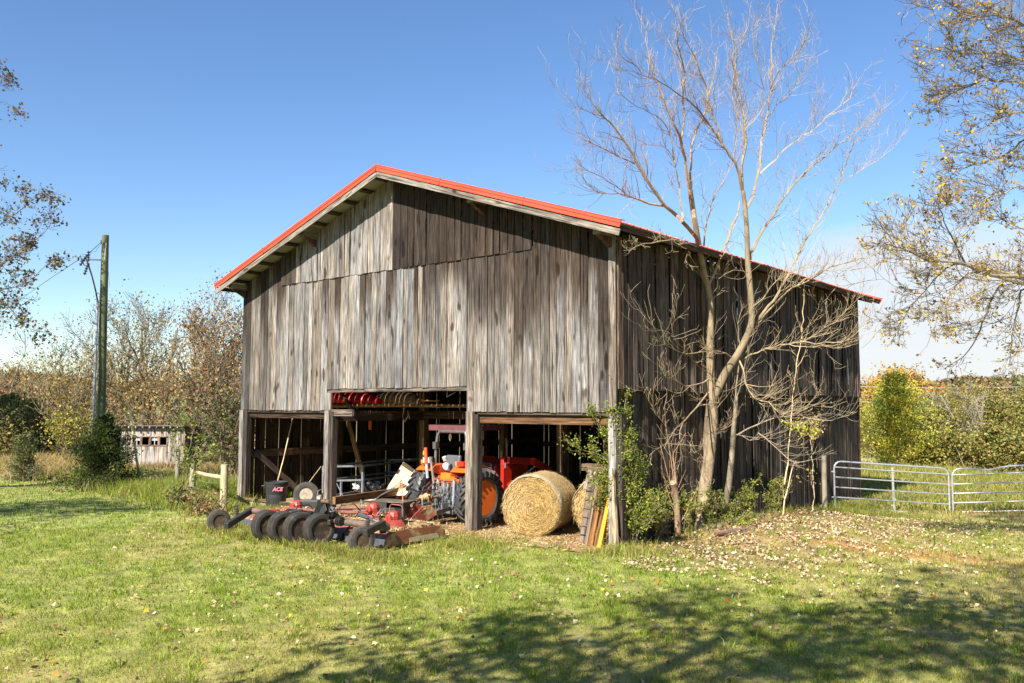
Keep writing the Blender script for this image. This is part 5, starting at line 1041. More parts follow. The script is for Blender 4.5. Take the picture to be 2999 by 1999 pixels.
# ================================================================ conifers
def conifer(name,label,base,h,r,n,cols,seed,size=.09,skirt=.0,wts=None,p=.75):
    t=thing(name,base,label,'conifer'); R=np.random.RandomState(seed); B=np.array(base)
    m=MB(); m.tube([base,Vector(base)+Vector((0,0,h*.93))],[r*.06+.02,.01],7,(.16,.11,.07)); obj('trunk',m,MBARK,t)
    nb=int(70+h*45); C=[];N=[];cc=[]
    mb=MB()
    for k in range(nb):
        f=R.rand()**.85; z=skirt+(h-skirt)*f; rr=r*(1-f**1.25)**p*R.uniform(.4,1.0)*R.choice([.8,1,1.25])+.04; a=R.rand()*6.283; d=np.array([math.cos(a),math.sin(a),.45+.5*f]); tip=B+np.array([math.cos(a)*rr,math.sin(a)*rr,z+rr*.25]); root=B+np.array([0,0,max(z-rr*.25,.05)])
        mb.tube([Vector(root),Vector(tip)],[.012+.01*(1-f),.003],3,(.14,.1,.06),cap=False)
        q=int(n/nb*(1.25-f*.6)); u=R.rand(q)**.55; P=root+(tip-root)*u[:,None]+R.randn(q,3)*(.035*h**.5+.09*rr)*np.array([1,1,.8]); C.append(P); nn=np.cross(R.randn(q,3),d+R.randn(q,3)*.3); N.append(nn)
        cc.append(np.repeat(pal(1,cols,wts,.3),q,0)*(1+.15*R.randn(q,1)))
    obj('branches',mb,MBARK,t)
    quads('crown',np.vstack(C),np.vstack(N),size,np.abs(np.vstack(cc)),MNEED,t,aspect=3.2,fold=.1)
    return t
p=onD(302,1408,29.6); conifer('dark_cedar','dark green cedar bush in front of the utility pole','_' and (p.x,p.y,G(p.x,p.y)-.05),2.55,1.25,16000,[(.03,.05,.014),(.06,.085,.02),(.02,.035,.012),(.09,.11,.025)],1,.11,p=.6)
p=onD(70,1392,33.5); conifer('small_cedar','small feathery pale green cedar around a fence post at far left','' or (p.x,p.y,G(p.x,p.y)-.05),1.8,.75,4500,[(.12,.14,.05),(.18,.17,.08),(.09,.12,.03)],2,.1,p=.5)
p=onD(2628,1352,43); conifer('yellow_green_cedar','tall yellow-green cedar to the right of the barn','' or (p.x,p.y,G(p.x,p.y)),4.5,2.2,34000,[(.22,.24,.035),(.32,.32,.045),(.1,.13,.025),(.4,.36,.05)],3,.14,p=.6)
for k,(x,d,h,r,lb) in enumerate([(25,52,4.0,2.6,'dark evergreen at the far left edge behind the meadow'),(95,50,3.6,2.2,'dark evergreen behind the small pale cedar'),(150,54,2.8,2.0,'lower dark evergreen at the right end of the far left group')]):
    p=onD(x,1330,d); conifer('evergreen_tree',lb,(p.x,p.y,G(p.x,p.y)-.2),h,r,9000,[(.025,.04,.015),(.05,.065,.02),(.02,.03,.012)],10+k,.2,p=.45)
# ================================================================ broadleaf trees with sparse autumn crowns
def autumn(name,label,x,d,top,cols,seed,leaf=.13,per=(1,3),w=None,spread=.35,keep=1,limbs=7,wid=.5,bark=(.17,.14,.085),lean=0,low=.12,grp=None,cat='tree',lv=3,rk=1.):
    p=onD(x,1330,d); g=G(p.x,p.y); H=(1192-top)/F*d+CAM[2]-g
    t=thing(name,(p.x,p.y,g),label,cat,grp); T=Tree(seed); R=T.r; B=Vector((p.x,p.y,g-.1))
    P=[B];dd=Vector((lean,0,1))
    nst=R.randint(2,4)
    for s in range(nst):
        a=R.random()*6.28; sp_=R.uniform(.12,.42)*wid*2; P=[B.copy()]; dd=Vector((math.cos(a)*sp_+lean,math.sin(a)*sp_,1)).normalized(); n=8; L_=H*R.uniform(.62,.8); RR=[H*.017*rk]
        for i in range(n):
            dd=(dd+Vector((R.gauss(0,.09),R.gauss(0,.09),.04))).normalized(); P.append(P[-1]+dd*L_/n); RR.append(H*.017*rk*(1-.75*(i+1)/n))
        T.add(P,RR)
        for k in range(limbs):
            f=low+(1-low)*(k+R.random())/limbs; i=min(int(f*n),n-1); q=P[i].lerp(P[i+1],f*n-i); a=R.random()*6.28; e=R.uniform(.25,.95)
            T.grow(q,Vector((math.cos(a),math.sin(a),e)),H*R.uniform(.22,.42)*(1.15-.5*f)*(.6+wid),RR[i]*.5,lv-1,dict(steps=5,wob=.17,up=.13,kids=5,ang=(.35,.85),ratio=(.45,.7),rmin=.011 if lv>1 else .02))
    a_=T.seg; T.seg=[s for s in a_ if max(s[1])>.06]; T.mesh('trunk',MBARK,t,bark,8); T.seg=[s for s in a_ if max(s[1])<=.06]; T.mesh('branches',MBARK,t,tuple(c*.95 for c in bark),5,3); T.seg=a_
    T.leaves('crown',t,per,spread,leaf,cols,w,keep=keep)
    return t
GOLD=[(.34,.23,.05),(.26,.17,.05),(.4,.3,.07),(.15,.13,.05)]; RUST=[(.3,.15,.05),(.22,.11,.045),(.36,.23,.07),(.15,.11,.06)]; OLIVE=[(.18,.16,.06),(.22,.19,.07),(.12,.115,.04),(.28,.23,.07)]
autumn('autumn_tree','thin spreading tree with few leaves left of the utility pole','' or 185,50,905,OLIVE,31,per=(0,3),wid=.75,lean=-.18,limbs=8)
autumn('autumn_tree','sparse golden tree rising directly behind the utility pole',345,52,835,GOLD,32,per=(0,3),wid=.55,limbs=8)
autumn('autumn_tree','sparse olive tree standing behind the little shed',455,50,825,OLIVE,33,per=(0,3),wid=.6,limbs=8)
autumn('autumn_tree','orange-brown leafy tree between the shed and the barn',575,46,835,RUST,34,per=(1,3),wid=.5,limbs=9)
autumn('autumn_tree','reddish brown tree closest to the left eave of the barn',668,44,800,RUST,35,per=(1,3),wid=.45,limbs=9)
autumn('autumn_tree','bare pale twiggy tree at the far left edge of the field',-10,56,960,GOLD,36,per=(0,1),wid=.6)
autumn('autumn_tree','low wide golden tree at the left, under the thin spreading one',250,47,1010,GOLD,37,per=(0,3),wid=.8,limbs=7)
autumn('autumn_tree','low brownish tree far left behind the evergreens',70,60,1060,RUST,38,per=(1,3),wid=.9)
autumn('autumn_tree','low golden tree just right of the utility pole, behind the shed roof',420,46,1060,GOLD,39,per=(0,3),wid=.8,limbs=6)
autumn('autumn_tree','low dense golden brown tree filling the gap beside the barn',540,42,1040,GOLD+RUST,40,per=(0,3),wid=.8,limbs=6)
autumn('autumn_tree','dark twiggy thicket tree against the barn left corner',655,38,1080,RUST+OLIVE,41,per=(0,2),wid=.7,limbs=6,bark=(.12,.09,.06))
def bush(name,label,x,d,top,width,n,cols,seed,size=.14,w=None,ybase=1340,dense=1.,cat='bush',grp=None):
    p=onD(x,ybase,d); g=G(p.x,p.y); H=max(.5,(1192-top)/F*d+CAM[2]-g); t=thing(name,(p.x,p.y,g),label,cat,grp); T=Tree(seed); R=T.r
    for k in range(10):
        a=R.random()*6.28; T.grow(Vector((p.x+math.cos(a)*width*.2,p.y+math.sin(a)*width*.2,g-.05)),Vector((math.cos(a)*R.uniform(.1,.7)*width/H,math.sin(a)*R.uniform(.1,.7)*width/H,1)),H*R.uniform(.6,.9),.02+.004*H,2,dict(steps=5,wob=.14,up=.06,kids=6,ang=(.4,1.),ratio=(.35,.6),rmin=.006))
    T.mesh('stems',MBARK,t,(.17,.13,.08),5)
    C=[];N=[]; tips=T.tips; per=max(1,int(n/len(tips)))
    for q,dv in tips:
        for _ in range(R.randint(max(0,per//3),per*2)): s=.10+.05*H; C.append((q.x+R.gauss(0,s),q.y+R.gauss(0,s),max(g+.05,q.z+R.gauss(0,s)))); N.append((R.gauss(0,1),R.gauss(0,1),R.gauss(0,1)+.4))
    quads('foliage',C,N,size,pal(len(C),cols,w,.3),MLEAF,t,aspect=1.5,fold=.12)
    return t
DG=[(.06,.085,.02),(.1,.12,.03),(.16,.15,.05),(.2,.16,.06)]
bush('undergrowth_bush','green bush over the right end of the shed roof',555,40,1180,.8,1300,[(.1,.14,.03),(.2,.2,.04),(.06,.08,.02)],51,.12)
bush('undergrowth_bush','tall brown-green thicket touching the barn left corner',676,33,1160,.8,2400,DG+[(.2,.13,.07)],53,.12)
bush('undergrowth_bush','yellow leafed bush behind the meadow, left of the dark cedar',225,46,1190,1.6,1800,[(.4,.34,.05),(.3,.28,.05),(.2,.2,.05)],54,.15)
p=onD(548,1440,25.5); t=thing('arching_shrub',(p.x,p.y,G(p.x,p.y)),'loose shrub of long arching green shoots in front of the shed','shrub')
sprays(t,[[(545,1435),(548,1350),(560,1290),(575,1240)],[(548,1435),(562,1350),(590,1300),(620,1265)],[(550,1435),(570,1370),(600,1340),(625,1320)],[(540,1435),(530,1370),(515,1320),(500,1290)],[(545,1435),(540,1340),(538,1270),(545,1220)]],25.5,.018,900,.085,[(.16,.22,.03),(.22,.26,.04),(.1,.14,.03)],77,tw=7,tl=(.4,.9))
bush('undergrowth_bush','low weedy bush at the left rail post',530,24,1440,.4,260,[(.14,.17,.05),(.26,.19,.08),(.1,.12,.04)],56,.08)
bush('undergrowth_bush','twiggy grey bush under the fibre rod',450,30,1385,.5,260,[(.13,.15,.05),(.2,.17,.08)],57,.09)
bush('undergrowth_bush','orange-brown weeds in front of the rail posts',600,21,1445,.7,900,[(.3,.15,.06),(.25,.2,.08),(.18,.2,.06)],58,.07)
# right side
autumn('orange_tree','orange-gold tree behind the yellow-green cedar','' or 2655,62,1060,[(.5,.3,.04),(.45,.22,.04),(.35,.28,.05)],61,per=(5,9),wid=.5,leaf=.2)
autumn('red_maple','small red-orange tree in the scrub beyond the gates',2735,75,1125,[(.45,.13,.04),(.5,.25,.05)],62,per=(4,8),wid=.8,leaf=.25)
for k,(x,d,top,wd,n_,lb) in enumerate([(2535,55,1170,4,3000,'orange-olive bush behind the far corner of the barn'),(2745,52,1155,4.5,6500,'olive bush just right of the yellow-green cedar'),(2830,55,1130,5,7000,'tall olive scrub above the middle of the right gate'),(2905,60,1150,5,6500,'yellowish scrub bush beyond the right gate'),(2985,56,1120,5,7000,'tall scrub bush at the right edge of the frame'),(2780,44,1270,3.,4500,'dark green low bush in front of the pale house roof'),(2870,42,1235,3.2,5000,'dense yellow-green bush at the foot of the scrub'),(2960,41,1270,3.2,5000,'low green bush at the foot of the right-edge scrub'),(2700,46,1290,2.2,2600,'low bush at the foot of the yellow-green cedar')]):
    bush('scrub_bush',lb,x,d,top,wd,int(n_*1.8),[(.17,.19,.045),(.26,.25,.06),(.33,.28,.07),(.1,.13,.03),(.3,.2,.07)],70+k,.125,cat='bush',ybase=1390)
autumn('bare_tree','pale leafless tree standing in the scrub beyond the gates',2850,50,1045,GOLD,63,per=(0,1),keep=.3,wid=.35,bark=(.24,.21,.17),limbs=6)
# ================================================================ trees that reach in from outside the frame
def overhang(name,label,base,limbs_,d0,seed,cols,leaf,per,spread,bark,w=None,tw=26,droop=.0,jit=1.2,lv=2,tl=(.7,1.6)):
    T=Tree(seed); g=G(base[0],base[1]); t=thing(name,(base[0],base[1],g),label,'tree'); rr=random.Random(seed)
    top=max(p[0][1] for p in limbs_); fn=lambda x,y,j=0.,d0_=0: onD(x,y,d0+j)
    roots=[fn(*P[0][0]) for P in limbs_]
    zt=max(q.z for q in roots)+2.5
    m_=8; T.add([Vector((base[0]+.15*math.sin(i),base[1]+.1*math.cos(i*1.3),g-.1+(zt-g)*i/m_)) for i in range(m_+1)],[.34*(1-.6*i/m_) for i in range(m_+1)])
    for P,r0,tws in limbs_:
        s=rr.uniform(-jit,jit); Q=limb(T,P,r0,.008,slope=s,tw=tws,tl=tl,fn=fn,lv=lv,par=dict(steps=5,wob=.2,up=.06-droop,kids=5,ang=(.4,1.0),ratio=(.45,.7),rmin=.004),start=.1)
        q=Q[0]; f=max(.1,min(.95,(q.z-1.5-g)/(zt-g))); T.add([Vector((base[0],base[1],g+(zt-g)*f)),Vector((base[0],base[1],q.z-.8)).lerp(q,.5),q],[r0*1.8,r0*1.3,r0])
    a_=T.seg; T.seg=[s for s in a_ if max(s[1])>.06]; T.mesh('trunk',MBARK,t,bark,10); T.seg=[s for s in a_ if max(s[1])<=.06]; T.mesh('branches',MBARK,t,bark,6,3); T.seg=a_
    T.leaves('crown',t,per,spread,leaf,cols,w)
    return t
rb=onD(3420,1420,15.5)
overhang('overhanging_tree','large tree at the right edge with yellow leaves, its limbs reaching in from outside','' or (rb.x,rb.y),[
 ([(3150,840),(2999,811),(2911,807),(2867,792),(2837,778),(2815,770),(2760,765),(2720,763),(2690,750),(2661,734),(2625,722),(2590,712)],.075,40),
 ([(2825,772),(2808,735),(2793,704),(2780,680),(2771,660),(2760,635),(2749,605)],.03,18),
 ([(2815,772),(2790,775),(2764,792),(2740,812),(2713,844),(2690,870),(2669,895),(2650,925),(2636,950)],.028,20),
 ([(2900,806),(2865,795),(2837,800),(2805,830),(2779,866),(2755,910),(2735,960)],.03,20),
 ([(3100,835),(2999,830),(2940,820),(2925,840),(2911,866),(2885,925),(2867,976),(2845,1015),(2823,1042),(2795,1062),(2764,1078)],.04,24),
 ([(3100,850),(2999,844),(2985,890),(2970,954),(2962,1010),(2955,1070)],.035,16),
 ([(3150,330),(2999,411),(2970,432),(2940,455),(2905,470),(2867,477),(2830,490),(2790,506)],.045,22),
 ([(3150,200),(2999,176),(2955,165),(2911,154),(2860,154),(2815,154),(2765,142),(2718,132)],.05,30),
 ([(3150,290),(2999,242),(2940,238),(2881,235),(2840,252),(2793,271),(2760,275)],.045,28),
 ([(3120,130),(2999,73),(2960,55),(2925,44),(2880,48),(2830,44),(2795,30),(2764,15)],.045,26),
 ([(3120,700),(2999,670),(2970,660),(2940,645),(2911,631),(2880,640),(2855,650)],.035,16),
 ([(3120,560),(2999,545),(2950,560),(2900,575),(2860,600)],.035,14),
 ([(3100,380),(2999,330),(2940,340),(2890,370),(2850,400)],.035,20),
 ([(3100,-40),(2999,-20),(2920,10),(2870,60)],.03,12)],15.5,91,[(.55,.37,.015),(.5,.36,.02),(.36,.22,.03),(.22,.13,.05)],.06,(-7,2),.05,(.2,.16,.1),tl=(.5,1.3))
lb_=onD(-420,1420,27); 
overhang('overhanging_tree','dark leafed tree at the left edge, its twigs reaching in from outside','' or (lb_.x,lb_.y),[
 ([(-300,900),(-150,760),(-60,700),(0,660),(50,620),(100,580),(130,555)],.06,26),
 ([(-300,1000),(-100,860),(-40,810),(20,760),(80,720),(130,680),(155,640)],.06,28),
 ([(-300,1050),(-100,900),(0,850),(40,840),(80,830),(120,790),(150,770)],.06,26),
 ([(-300,1050),(-120,960),(0,900),(40,915),(70,950),(90,990)],.05,24),
 ([(-250,560),(-150,420),(-60,330),(0,300),(30,310),(50,325)],.04,12),
 ([(-250,760),(-120,640),(-40,560),(0,540),(30,520)],.04,12),
 ([(-250,950),(-120,820),(-30,760),(20,790),(60,850)],.04,22),
 ([(-200,480),(-90,350),(-30,280),(0,250),(10,210)],.03,8)],27,92,[(.06,.07,.02),(.1,.09,.03),(.15,.1,.04),(.22,.14,.04)],.1,(-5,3),.11,(.1,.08,.06),droop=.03,tl=(.5,1.3))
# ================================================================ trees standing behind the camera: they cast the shade on the lawn
def shade_tree(x,y,H,Rr,seed,label,n=7500,leaf=.17,hole=.35):
    g=G(x,y); t=thing('shade_tree',(x,y,g),label,'tree'); T=Tree(seed); R=T.r
    P=[Vector((x+.15*i*math.sin(seed),y,g-.1+H*.8*i/8)) for i in range(9)]; T.add(P,[.3*(1-.7*i/8) for i in range(9)])
    for k in range(13):
        f=.38+.6*k/13; q=P[min(int(f*8),7)]; a=k*2.4+seed; T.grow(q,Vector((math.cos(a),math.sin(a),R.uniform(.15,.6))),Rr*R.uniform(.7,1.1)*(1.2-.5*f),.09*(1.2-f),2,dict(steps=6,wob=.16,up=.05,kids=6,ang=(.4,.9),ratio=(.45,.65),rmin=.008))
    def hid(q):
        d=np.array(q)-CAM; f=float(d@FW); return float(np.linalg.norm(d))>3.5 and (f<-.8 or (f>0 and (abs(float(d@RT))/f>.85 or float(d@UP)/f>.62)) or (f<=0 and (abs(float(d@RT))>2.5 or float(d@UP)>2.5)))
    T.tips=[a for a in T.tips if hid(a[0])]; T.seg=[s for s in T.seg if all(hid(q) for q in s[0])]
    T.mesh('trunk',MBARK,t,(.2,.16,.11),8); per=max(1,int(n/len(T.tips)));
    T.leaves('crown',t,(0,per*2),.3,leaf,[(.3,.25,.06),(.2,.2,.05),(.4,.26,.07)],keep=1-hole*.4)
SH_TREES=[(5.0,-15.6,12.5,3.5,1,'leafy tree behind the viewpoint, left of two'),(9.6,-17.6,15.0,5.2,2,'tall leafy tree behind the viewpoint, right of two'),(10.4,-11.7,19.0,4.6,3,'leafy tree to the right of the viewpoint'),(-13.0,-12.6,9.5,4.0,4,'leafy tree out to the left of the lawn')]
for a in SH_TREES: shade_tree(*a)
# ================================================================ grass, leaf litter, far woods
def blades(name,X,Y,h,w,lean,col,kind='stuff',label=None,cat='grass',mat=None):
    n=len(X); Z=ground(X,Y)-.012; a=nr.rand(n)*6.283; ca,sa=np.cos(a),np.sin(a); b=nr.rand(n)*6.283; lx,ly=np.cos(b)*lean*h,np.sin(b)*lean*h
    P=np.stack([X,Y,Z],1); wv=np.stack([ca*w/2,sa*w/2,0*ca],1)
    mid=P+np.stack([lx*.3,ly*.3,h*.55],1); tip=P+np.stack([lx,ly,h*(1-.35*np.minimum(lean,1.2)**2)],1)
    v=np.stack([P-wv,P+wv,mid+wv*.75,mid-wv*.75,tip],1).reshape(-1,3).astype(np.float32)
    me=bpy.data.meshes.new(name); me.vertices.add(5*n); me.vertices.foreach_set('co',v.ravel())
    i=np.arange(n)[:,None]*5; li=np.hstack([i+0,i+1,i+2,i+3,i+3,i+2,i+4]); me.loops.add(7*n); me.loops.foreach_set('vertex_index',li.ravel().astype(np.int32))
    ls=np.stack([np.arange(n)*7,np.arange(n)*7+4],1).ravel(); me.polygons.add(2*n); me.polygons.foreach_set('loop_start',ls.astype(np.int32)); me.update(calc_edges=True)
    c=np.repeat(col.astype(np.float32),5,0); f=np.tile(np.array([.7,.7,1,1,1.18],np.float32),n)[:,None]; set_attrs(me,c*(.85+.15*f),v)
    me.shade_smooth(); o=link(name,me,mat or MGRASS); tag(o,label,cat if label else None,kind=kind); return o
AZ0,AZ1=YAW-.60,YAW+.60
def polar(n,r0,r1,az0=AZ0,az1=AZ1,pw=1.0):
    r=(r0**(2*pw)+nr.rand(n)*(r1**(2*pw)-r0**(2*pw)))**(1/(2*pw)); a=az0+nr.rand(n)*(az1-az0); return CAM[0]+np.sin(a)*r,CAM[1]+np.cos(a)*r,r
def inbarn(X,Y): return (Y<13.3)&(X>-12.1)&(X<.02)&(Y>np.where(X<-8.3,.2,np.where(X<-4.2,-.2,-.5)+.45*np.sin(X*2.3+.7)*.6+.2*np.sin(X*5.1)))
GREENS=np.array([[.19,.28,.02],[.26,.34,.028],[.35,.39,.04],[.12,.2,.02]]); TANS=np.array([[.44,.38,.1],[.37,.32,.085],[.3,.27,.07],[.46,.41,.15]])
def grasscol(X,Y):
    g=lawn_mix(X,Y); g=np.clip(g*1.1+.1,0.15,.95); isg=nr.rand(len(X))<g; c=np.where(isg[:,None],GREENS[nr.randint(0,4,len(X))],TANS[nr.randint(0,4,len(X))]); c=c*(1+.18*nr.randn(len(X),1)); 
    return np.clip(c,.01,.8),g
XX=[];YY=[];HH=[];WW=[]
for n_,r0,r1,h,wd in((210000,6.0,12.5,.062,.0065),(190000,12.5,21,.066,.010),(120000,21,42,.08,.02)):
    X,Y,r=polar(n_,r0,r1); 
    cl=.5+.5*sn(X*3.1,Y*3.3,2.0)+.3*sn(X*7,Y*7.7,2.); keep=~inbarn(X,Y)&(nr.rand(len(X))<.55+.6*cl)
    li=ss(3.0,.6,np.abs(X-1.3))*ss(-1.0,.6,Y)*ss(11,8.5,Y); keep&=nr.rand(len(X))>li*.55
    X,Y,r,cl=X[keep],Y[keep],r[keep],cl[keep]; XX.append(X);YY.append(Y);HH.append(h*(.55+.75*nr.rand(len(X)))*(.75+.55*np.clip(cl,0,1.3))); WW.append(wd*(.7+.6*nr.rand(len(X))))
X=np.concatenate(XX);Y=np.concatenate(YY);H=np.concatenate(HH);Wd=np.concatenate(WW); c,g=grasscol(X,Y)
H*=np.where(c[:,0]>.26,.7,1.); blades('lawn_grass',X,Y,H,Wd,.25+.9*nr.rand(len(X)),c)
# longer tufts, taller in the shaded right foreground
tx,ty,tr=polar(900,6.5,24); ok=~inbarn(tx,ty); tx,ty=tx[ok],ty[ok]; k=22; X=np.repeat(tx,k)+nr.randn(len(tx)*k)*.05; Y=np.repeat(ty,k)+nr.randn(len(tx)*k)*.05
c=GREENS[nr.randint(0,4,len(X))]*(1+.2*nr.randn(len(X),1)); blades('grass_tufts',X,Y,.07+.11*nr.rand(len(X)),np.full(len(X),.008),.3+.8*nr.rand(len(X)),np.clip(c,.01,.6))
# uncut weeds along the fence, around the mower, at walls
def weeds(name,regs,tan,hs,wd=.012,cols=None):
    X=[];Y=[];Hh=[]
    for (cx,cy,sx,sy,n_,h) in regs:
        x=cx+nr.randn(n_)*sx; y=cy+nr.randn(n_)*sy; ok=~inbarn(x,y); X.append(x[ok]);Y.append(y[ok]);Hh.append(np.full(ok.sum(),h))
    X=np.concatenate(X);Y=np.concatenate(Y);Hh=np.concatenate(Hh)*(.4+.8*nr.rand(len(X))); isg=nr.rand(len(X))>tan
    c=np.where(isg[:,None],GREENS[nr.randint(0,4,len(X))]*.85,(np.array(cols) if cols else TANS)[nr.randint(0,4,len(X))]*.85)*(1+.2*nr.randn(len(X),1)); blades(name,X,Y,Hh,np.full(len(X),wd)*(.6+.8*nr.rand(len(X))),.2+.7*nr.rand(len(X)),np.clip(c,.01,.7))
weeds('fence_weeds',[(-13.3,-.1,1.0,.5,6000,.3),(-15.5,1.4,1.6,.8,9000,.42),(-17.8,1.6,1.4,.9,8000,.5),(-20.5,2.0,1.6,.8,7000,.5),(-14.2,2.5,1.4,1.3,7000,.55),(-12.4,-.6,.25,.5,1800,.25),(-23.5,2.8,1.8,1.0,7000,.5)],.35,0,.018)
weeds('mower_weeds',[(-5.3,-3.5,1.6,.14,2600,.2),(-3.2,-3.4,.6,.2,1500,.2),(-2.5,-1.4,.5,.5,1400,.16),(-7.9,-2.6,.4,.7,1300,.2),(-9.8,-.6,1.2,.22,2600,.2),(-3.6,-.45,.5,.2,900,.18),(-1.0,-.4,.6,.15,900,.2),(.3,-.3,.5,.3,900,.25)],.6,0,.01)
weeds('dry_meadow',[(-30,6,6,2.2,26000,.5),(-42,14,7,5,22000,.7),(-26,8,3,2,9000,.55)],.85,0,.035,[[.5,.36,.15],[.42,.28,.12],[.36,.27,.11],[.52,.4,.2]])
weeds('back_meadow',[(0,17,3.5,3,16000,.2),(0,22,4,3,16000,.25),(2,28,6,4,16000,.3),(8,24,5,5,14000,.3)],.65,0,.03)
weeds('bank_weeds',[(1.2,8.9,.5,.8,2200,.2),(.5,10.6,.4,.5,1500,.3),(2.0,9.6,.9,.5,1500,.14),(.4,5.5,.2,2.2,1500,.22)],.45,0,.01)
# fallen leaves
def leaf_litter(name,n_,gen,size,cols,w):
    X,Y=gen(int(n_*1.5)); ok=~inbarn(X,Y)&(nr.rand(len(X))<np.clip(.3+.9*sn(X*4.1,Y*4.7,1.7)+.35*sn(X*11,Y*9,1.3),.12,1)); X,Y=X[ok],Y[ok]; Z=ground(X,Y)+.012+.04*nr.rand(len(X)); N=nr.randn(len(X),3)*np.array([.8,.8,.3])+np.array([0,0,1.]); o=quads(name,np.stack([X,Y,Z],1),N,size,pal(len(X),cols,w,.22),MDRY,None,aspect=1.25,fold=.22); tag(o,kind='stuff'); return o
LC=[(.46,.36,.21),(.36,.25,.14),(.23,.14,.07),(.11,.07,.04),(.52,.43,.28),(.45,.34,.03),(.36,.14,.03)]
leaf_litter('fallen_leaves',1500,lambda n_:polar(n_,6.2,14)[:2],.06,LC,[5,5,4,4,2,1.2,.8])
leaf_litter('fallen_leaves_mid',4200,lambda n_:polar(n_,11,24,YAW-.42)[:2],.048,LC,[7,5,2,1.5,5,.8,.4])
def gl(n_):
    y=-1.5+nr.rand(n_)*11; x=.9+np.abs(nr.randn(n_))*1.7+.15*y*nr.rand(n_); return x,y
leaf_litter('leaf_drift',11500,gl,.048,LC,[8,5,2,1,7,.5,.3])
leaf_litter('wall_litter',9000,lambda n_:(.15+np.abs(nr.randn(n_))*.75,nr.rand(n_)*10.5),.05,LC,[3,6,6,4,1,.3,.5])
# far woods on the hills
def far_woods():
    C=[];N=[];S=[];K=[]
    palette=[(.17,.12,.06),(.2,.15,.05),(.24,.17,.06),(.12,.12,.04),(.16,.09,.06),(.09,.11,.035),(.26,.16,.05),(.2,.11,.06)]
    n_=2600; r=185+(nr.rand(n_)**.8)*300; a=YAW-.66+nr.rand(n_)*1.32
    for i in range(n_):
        az=a[i]; R=r[i]; 
        if -1.14<az<-.97 and 215<R<385 : continue
        if R<190 and nr.rand()<.5: continue
        x,y=CAM[0]+math.sin(az)*R,CAM[1]+math.cos(az)*R; z=G(x,y); cr=nr.uniform(2.6,4.8); hh=nr.uniform(5,8.5); m_=int(150); u=nr.randn(m_,3); u/=np.linalg.norm(u,axis=1)[:,None]; rad=nr.rand(m_,1)**.4
        base=palette[nr.randint(len(palette))]; base=np.array(base)*nr.uniform(.75,1.35)
        C.append(np.array([x,y,z+hh-cr*.8])+u*rad*np.array([cr,cr,cr*.95])+np.array([0,0,-.5])); N.append(u+nr.randn(m_,3)*.5); S.append(np.full(m_,.85)); K.append(np.tile(base,(m_,1))*(1+.22*nr.randn(m_,1)))
    o=quads('far_woods',np.vstack(C),np.vstack(N),np.concatenate(S),np.clip(np.vstack(K),.01,.6),MLEAF,None,aspect=1.2,fold=.1); tag(o,kind='stuff')
far_woods()
# scrub belt that closes the middle distance
def scrub(name,n_,az0,az1,r0,r1,hm,cols,size,per=260):
    C=[];N=[];K=[]
    for i in range(n_):
        az=nr.uniform(az0,az1); R=nr.uniform(r0,r1); x,y=CAM[0]+math.sin(az)*R,CAM[1]+math.cos(az)*R; z=G(x,y); h=nr.uniform(.6,1.)*hm; w_=h*nr.uniform(.45,.8)
        u=nr.randn(per,3); u/=np.linalg.norm(u,axis=1)[:,None]; rad=nr.rand(per,1)**.45; b=np.array(cols[nr.randint(len(cols))])*nr.uniform(.8,1.25)
        C.append(np.array([x,y,z+h*.5])+u*rad*np.array([w_,w_,h*.55])+.25*nr.randn(per,3)); N.append(u+nr.randn(per,3)*.7); K.append(np.tile(b,(per,1))*(1+.25*nr.randn(per,1)))
    o=quads(name,np.vstack(C),np.vstack(N),size,np.clip(np.vstack(K),.01,.7),MLEAF,None,aspect=1.4,fold=.12); tag(o,kind='stuff')
scrub('left_scrub',42,-1.26,-1.02,56,95,3.0,[(.3,.2,.07),(.2,.17,.05),(.34,.24,.06),(.12,.12,.04),(.24,.13,.07)],.24,420)
scrub('right_scrub',80,-.36,-.10,62,100,4.8,[(.24,.2,.06),(.2,.2,.05),(.34,.26,.07),(.3,.17,.06),(.14,.16,.04)],.24,520)
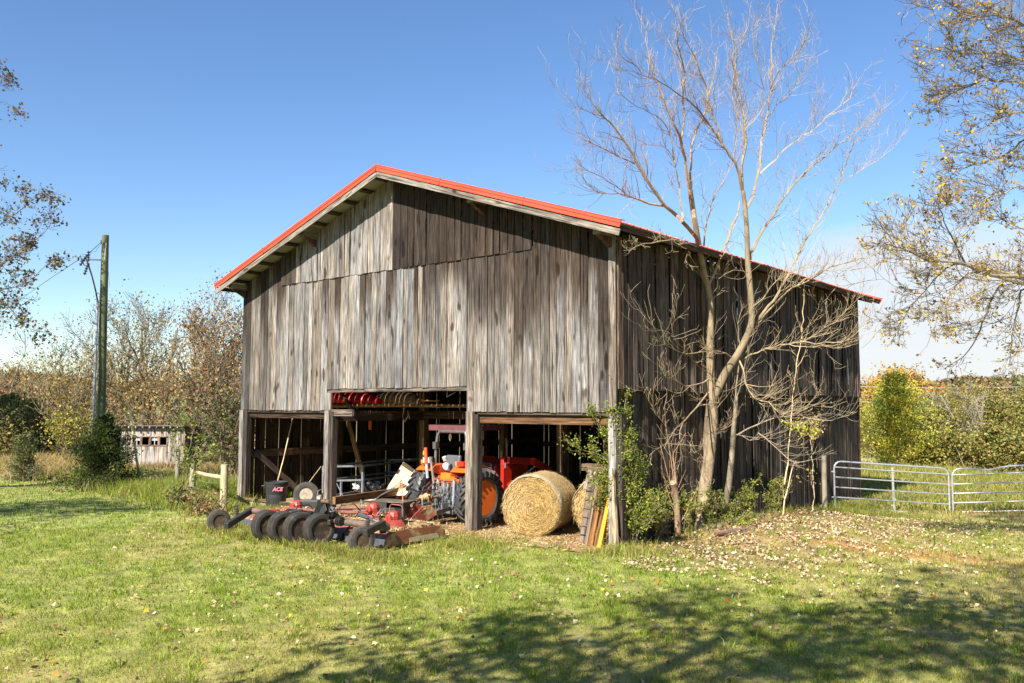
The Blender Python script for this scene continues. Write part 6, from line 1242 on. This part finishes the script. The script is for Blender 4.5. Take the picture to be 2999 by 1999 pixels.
# pale house glimpsed through the right scrub, grey roof beside it
def house(name,px,py,d,wd,dp,h,rh,wallc,roofc,label,rz):
    p=onD(px,py,d); g=G(p.x,p.y); z0=p.z-h-rh; t=thing(name,(p.x,p.y,g),label,'house'); M=Matrix.Rotation(rz,3,'Z')
    q=lambda x,y,z: Vector((p.x,p.y,z0+z))+M@Vector((x,y,0))
    m=MB(); m.box(q(0,0,h/2-1),(wd,dp,h+2),M,wallc); wl=obj('wall',m,MP,t)
    m=MB(); 
    for s in(-1,1): m.prism([q(-wd/2-.3,s*(dp/2+.3),h-.1),q(wd/2+.3,s*(dp/2+.3),h-.1),q(wd/2+.3,0,h+rh),q(-wd/2-.3,0,h+rh)],(0,0,1),.1,roofc)
    obj('roof',m,MP,t)
    for k in(-1,1):
        m=MB(); m.box(q(k*wd*.25,-dp/2-.02,h*.55),(1.1,.05,1.2),M,(.1,.11,.13)); obj('window',m,MGLASS,t)
house('pale_house',2722,1238,66,7,5,2.4,1.5,(.6,.55,.5),(.62,.56,.52),'pale pinkish house half hidden by scrub right of the cedar',.9)
house('grey_house',2968,1236,72,8,6,2.4,1.2,(.4,.42,.45),(.22,.25,.3),'house with blue-grey roof behind scrub at the right edge',.7)
for k,(y0,y1) in enumerate([(1131,1130),(1156,1154),(1176,1174)]):
    m=MB(); a,b_=onD(2515,y0,58),onD(3060,y1,58)
    m.tube([a.lerp(b_,i/8)+Vector((0,0,-.12*math.sin(math.pi*i/8))) for i in range(9)],.022,5,(.5,.45,.42)); single('power_line',m,MST,['highest','middle','lowest'][k]+' of three pale power lines crossing beyond the right scrub','power line','power lines beyond the gates')

# chaff and loose straw trodden over the dirt floor
n_=9000; X=np.where(nr.rand(n_)<.6,-2.2+nr.randn(n_)*1.1,-6.5+nr.randn(n_)*2.6); Y=.2+nr.randn(n_)*.9; ok=(X<-.2)&(X>-11.5)&(Y>-.9)&(Y<3.5); X,Y=X[ok],Y[ok]
o=quads('floor_straw',np.stack([X,Y,ground(X,Y)+.03+.012*nr.rand(len(X))],1),nr.randn(len(X),3)*.25+np.array([0,0,1.]),.11,pal(len(X),[(.5,.37,.16),(.4,.28,.11),(.55,.45,.24),(.24,.15,.07)]),MSTRAW,None,aspect=8); tag(o,kind='stuff')
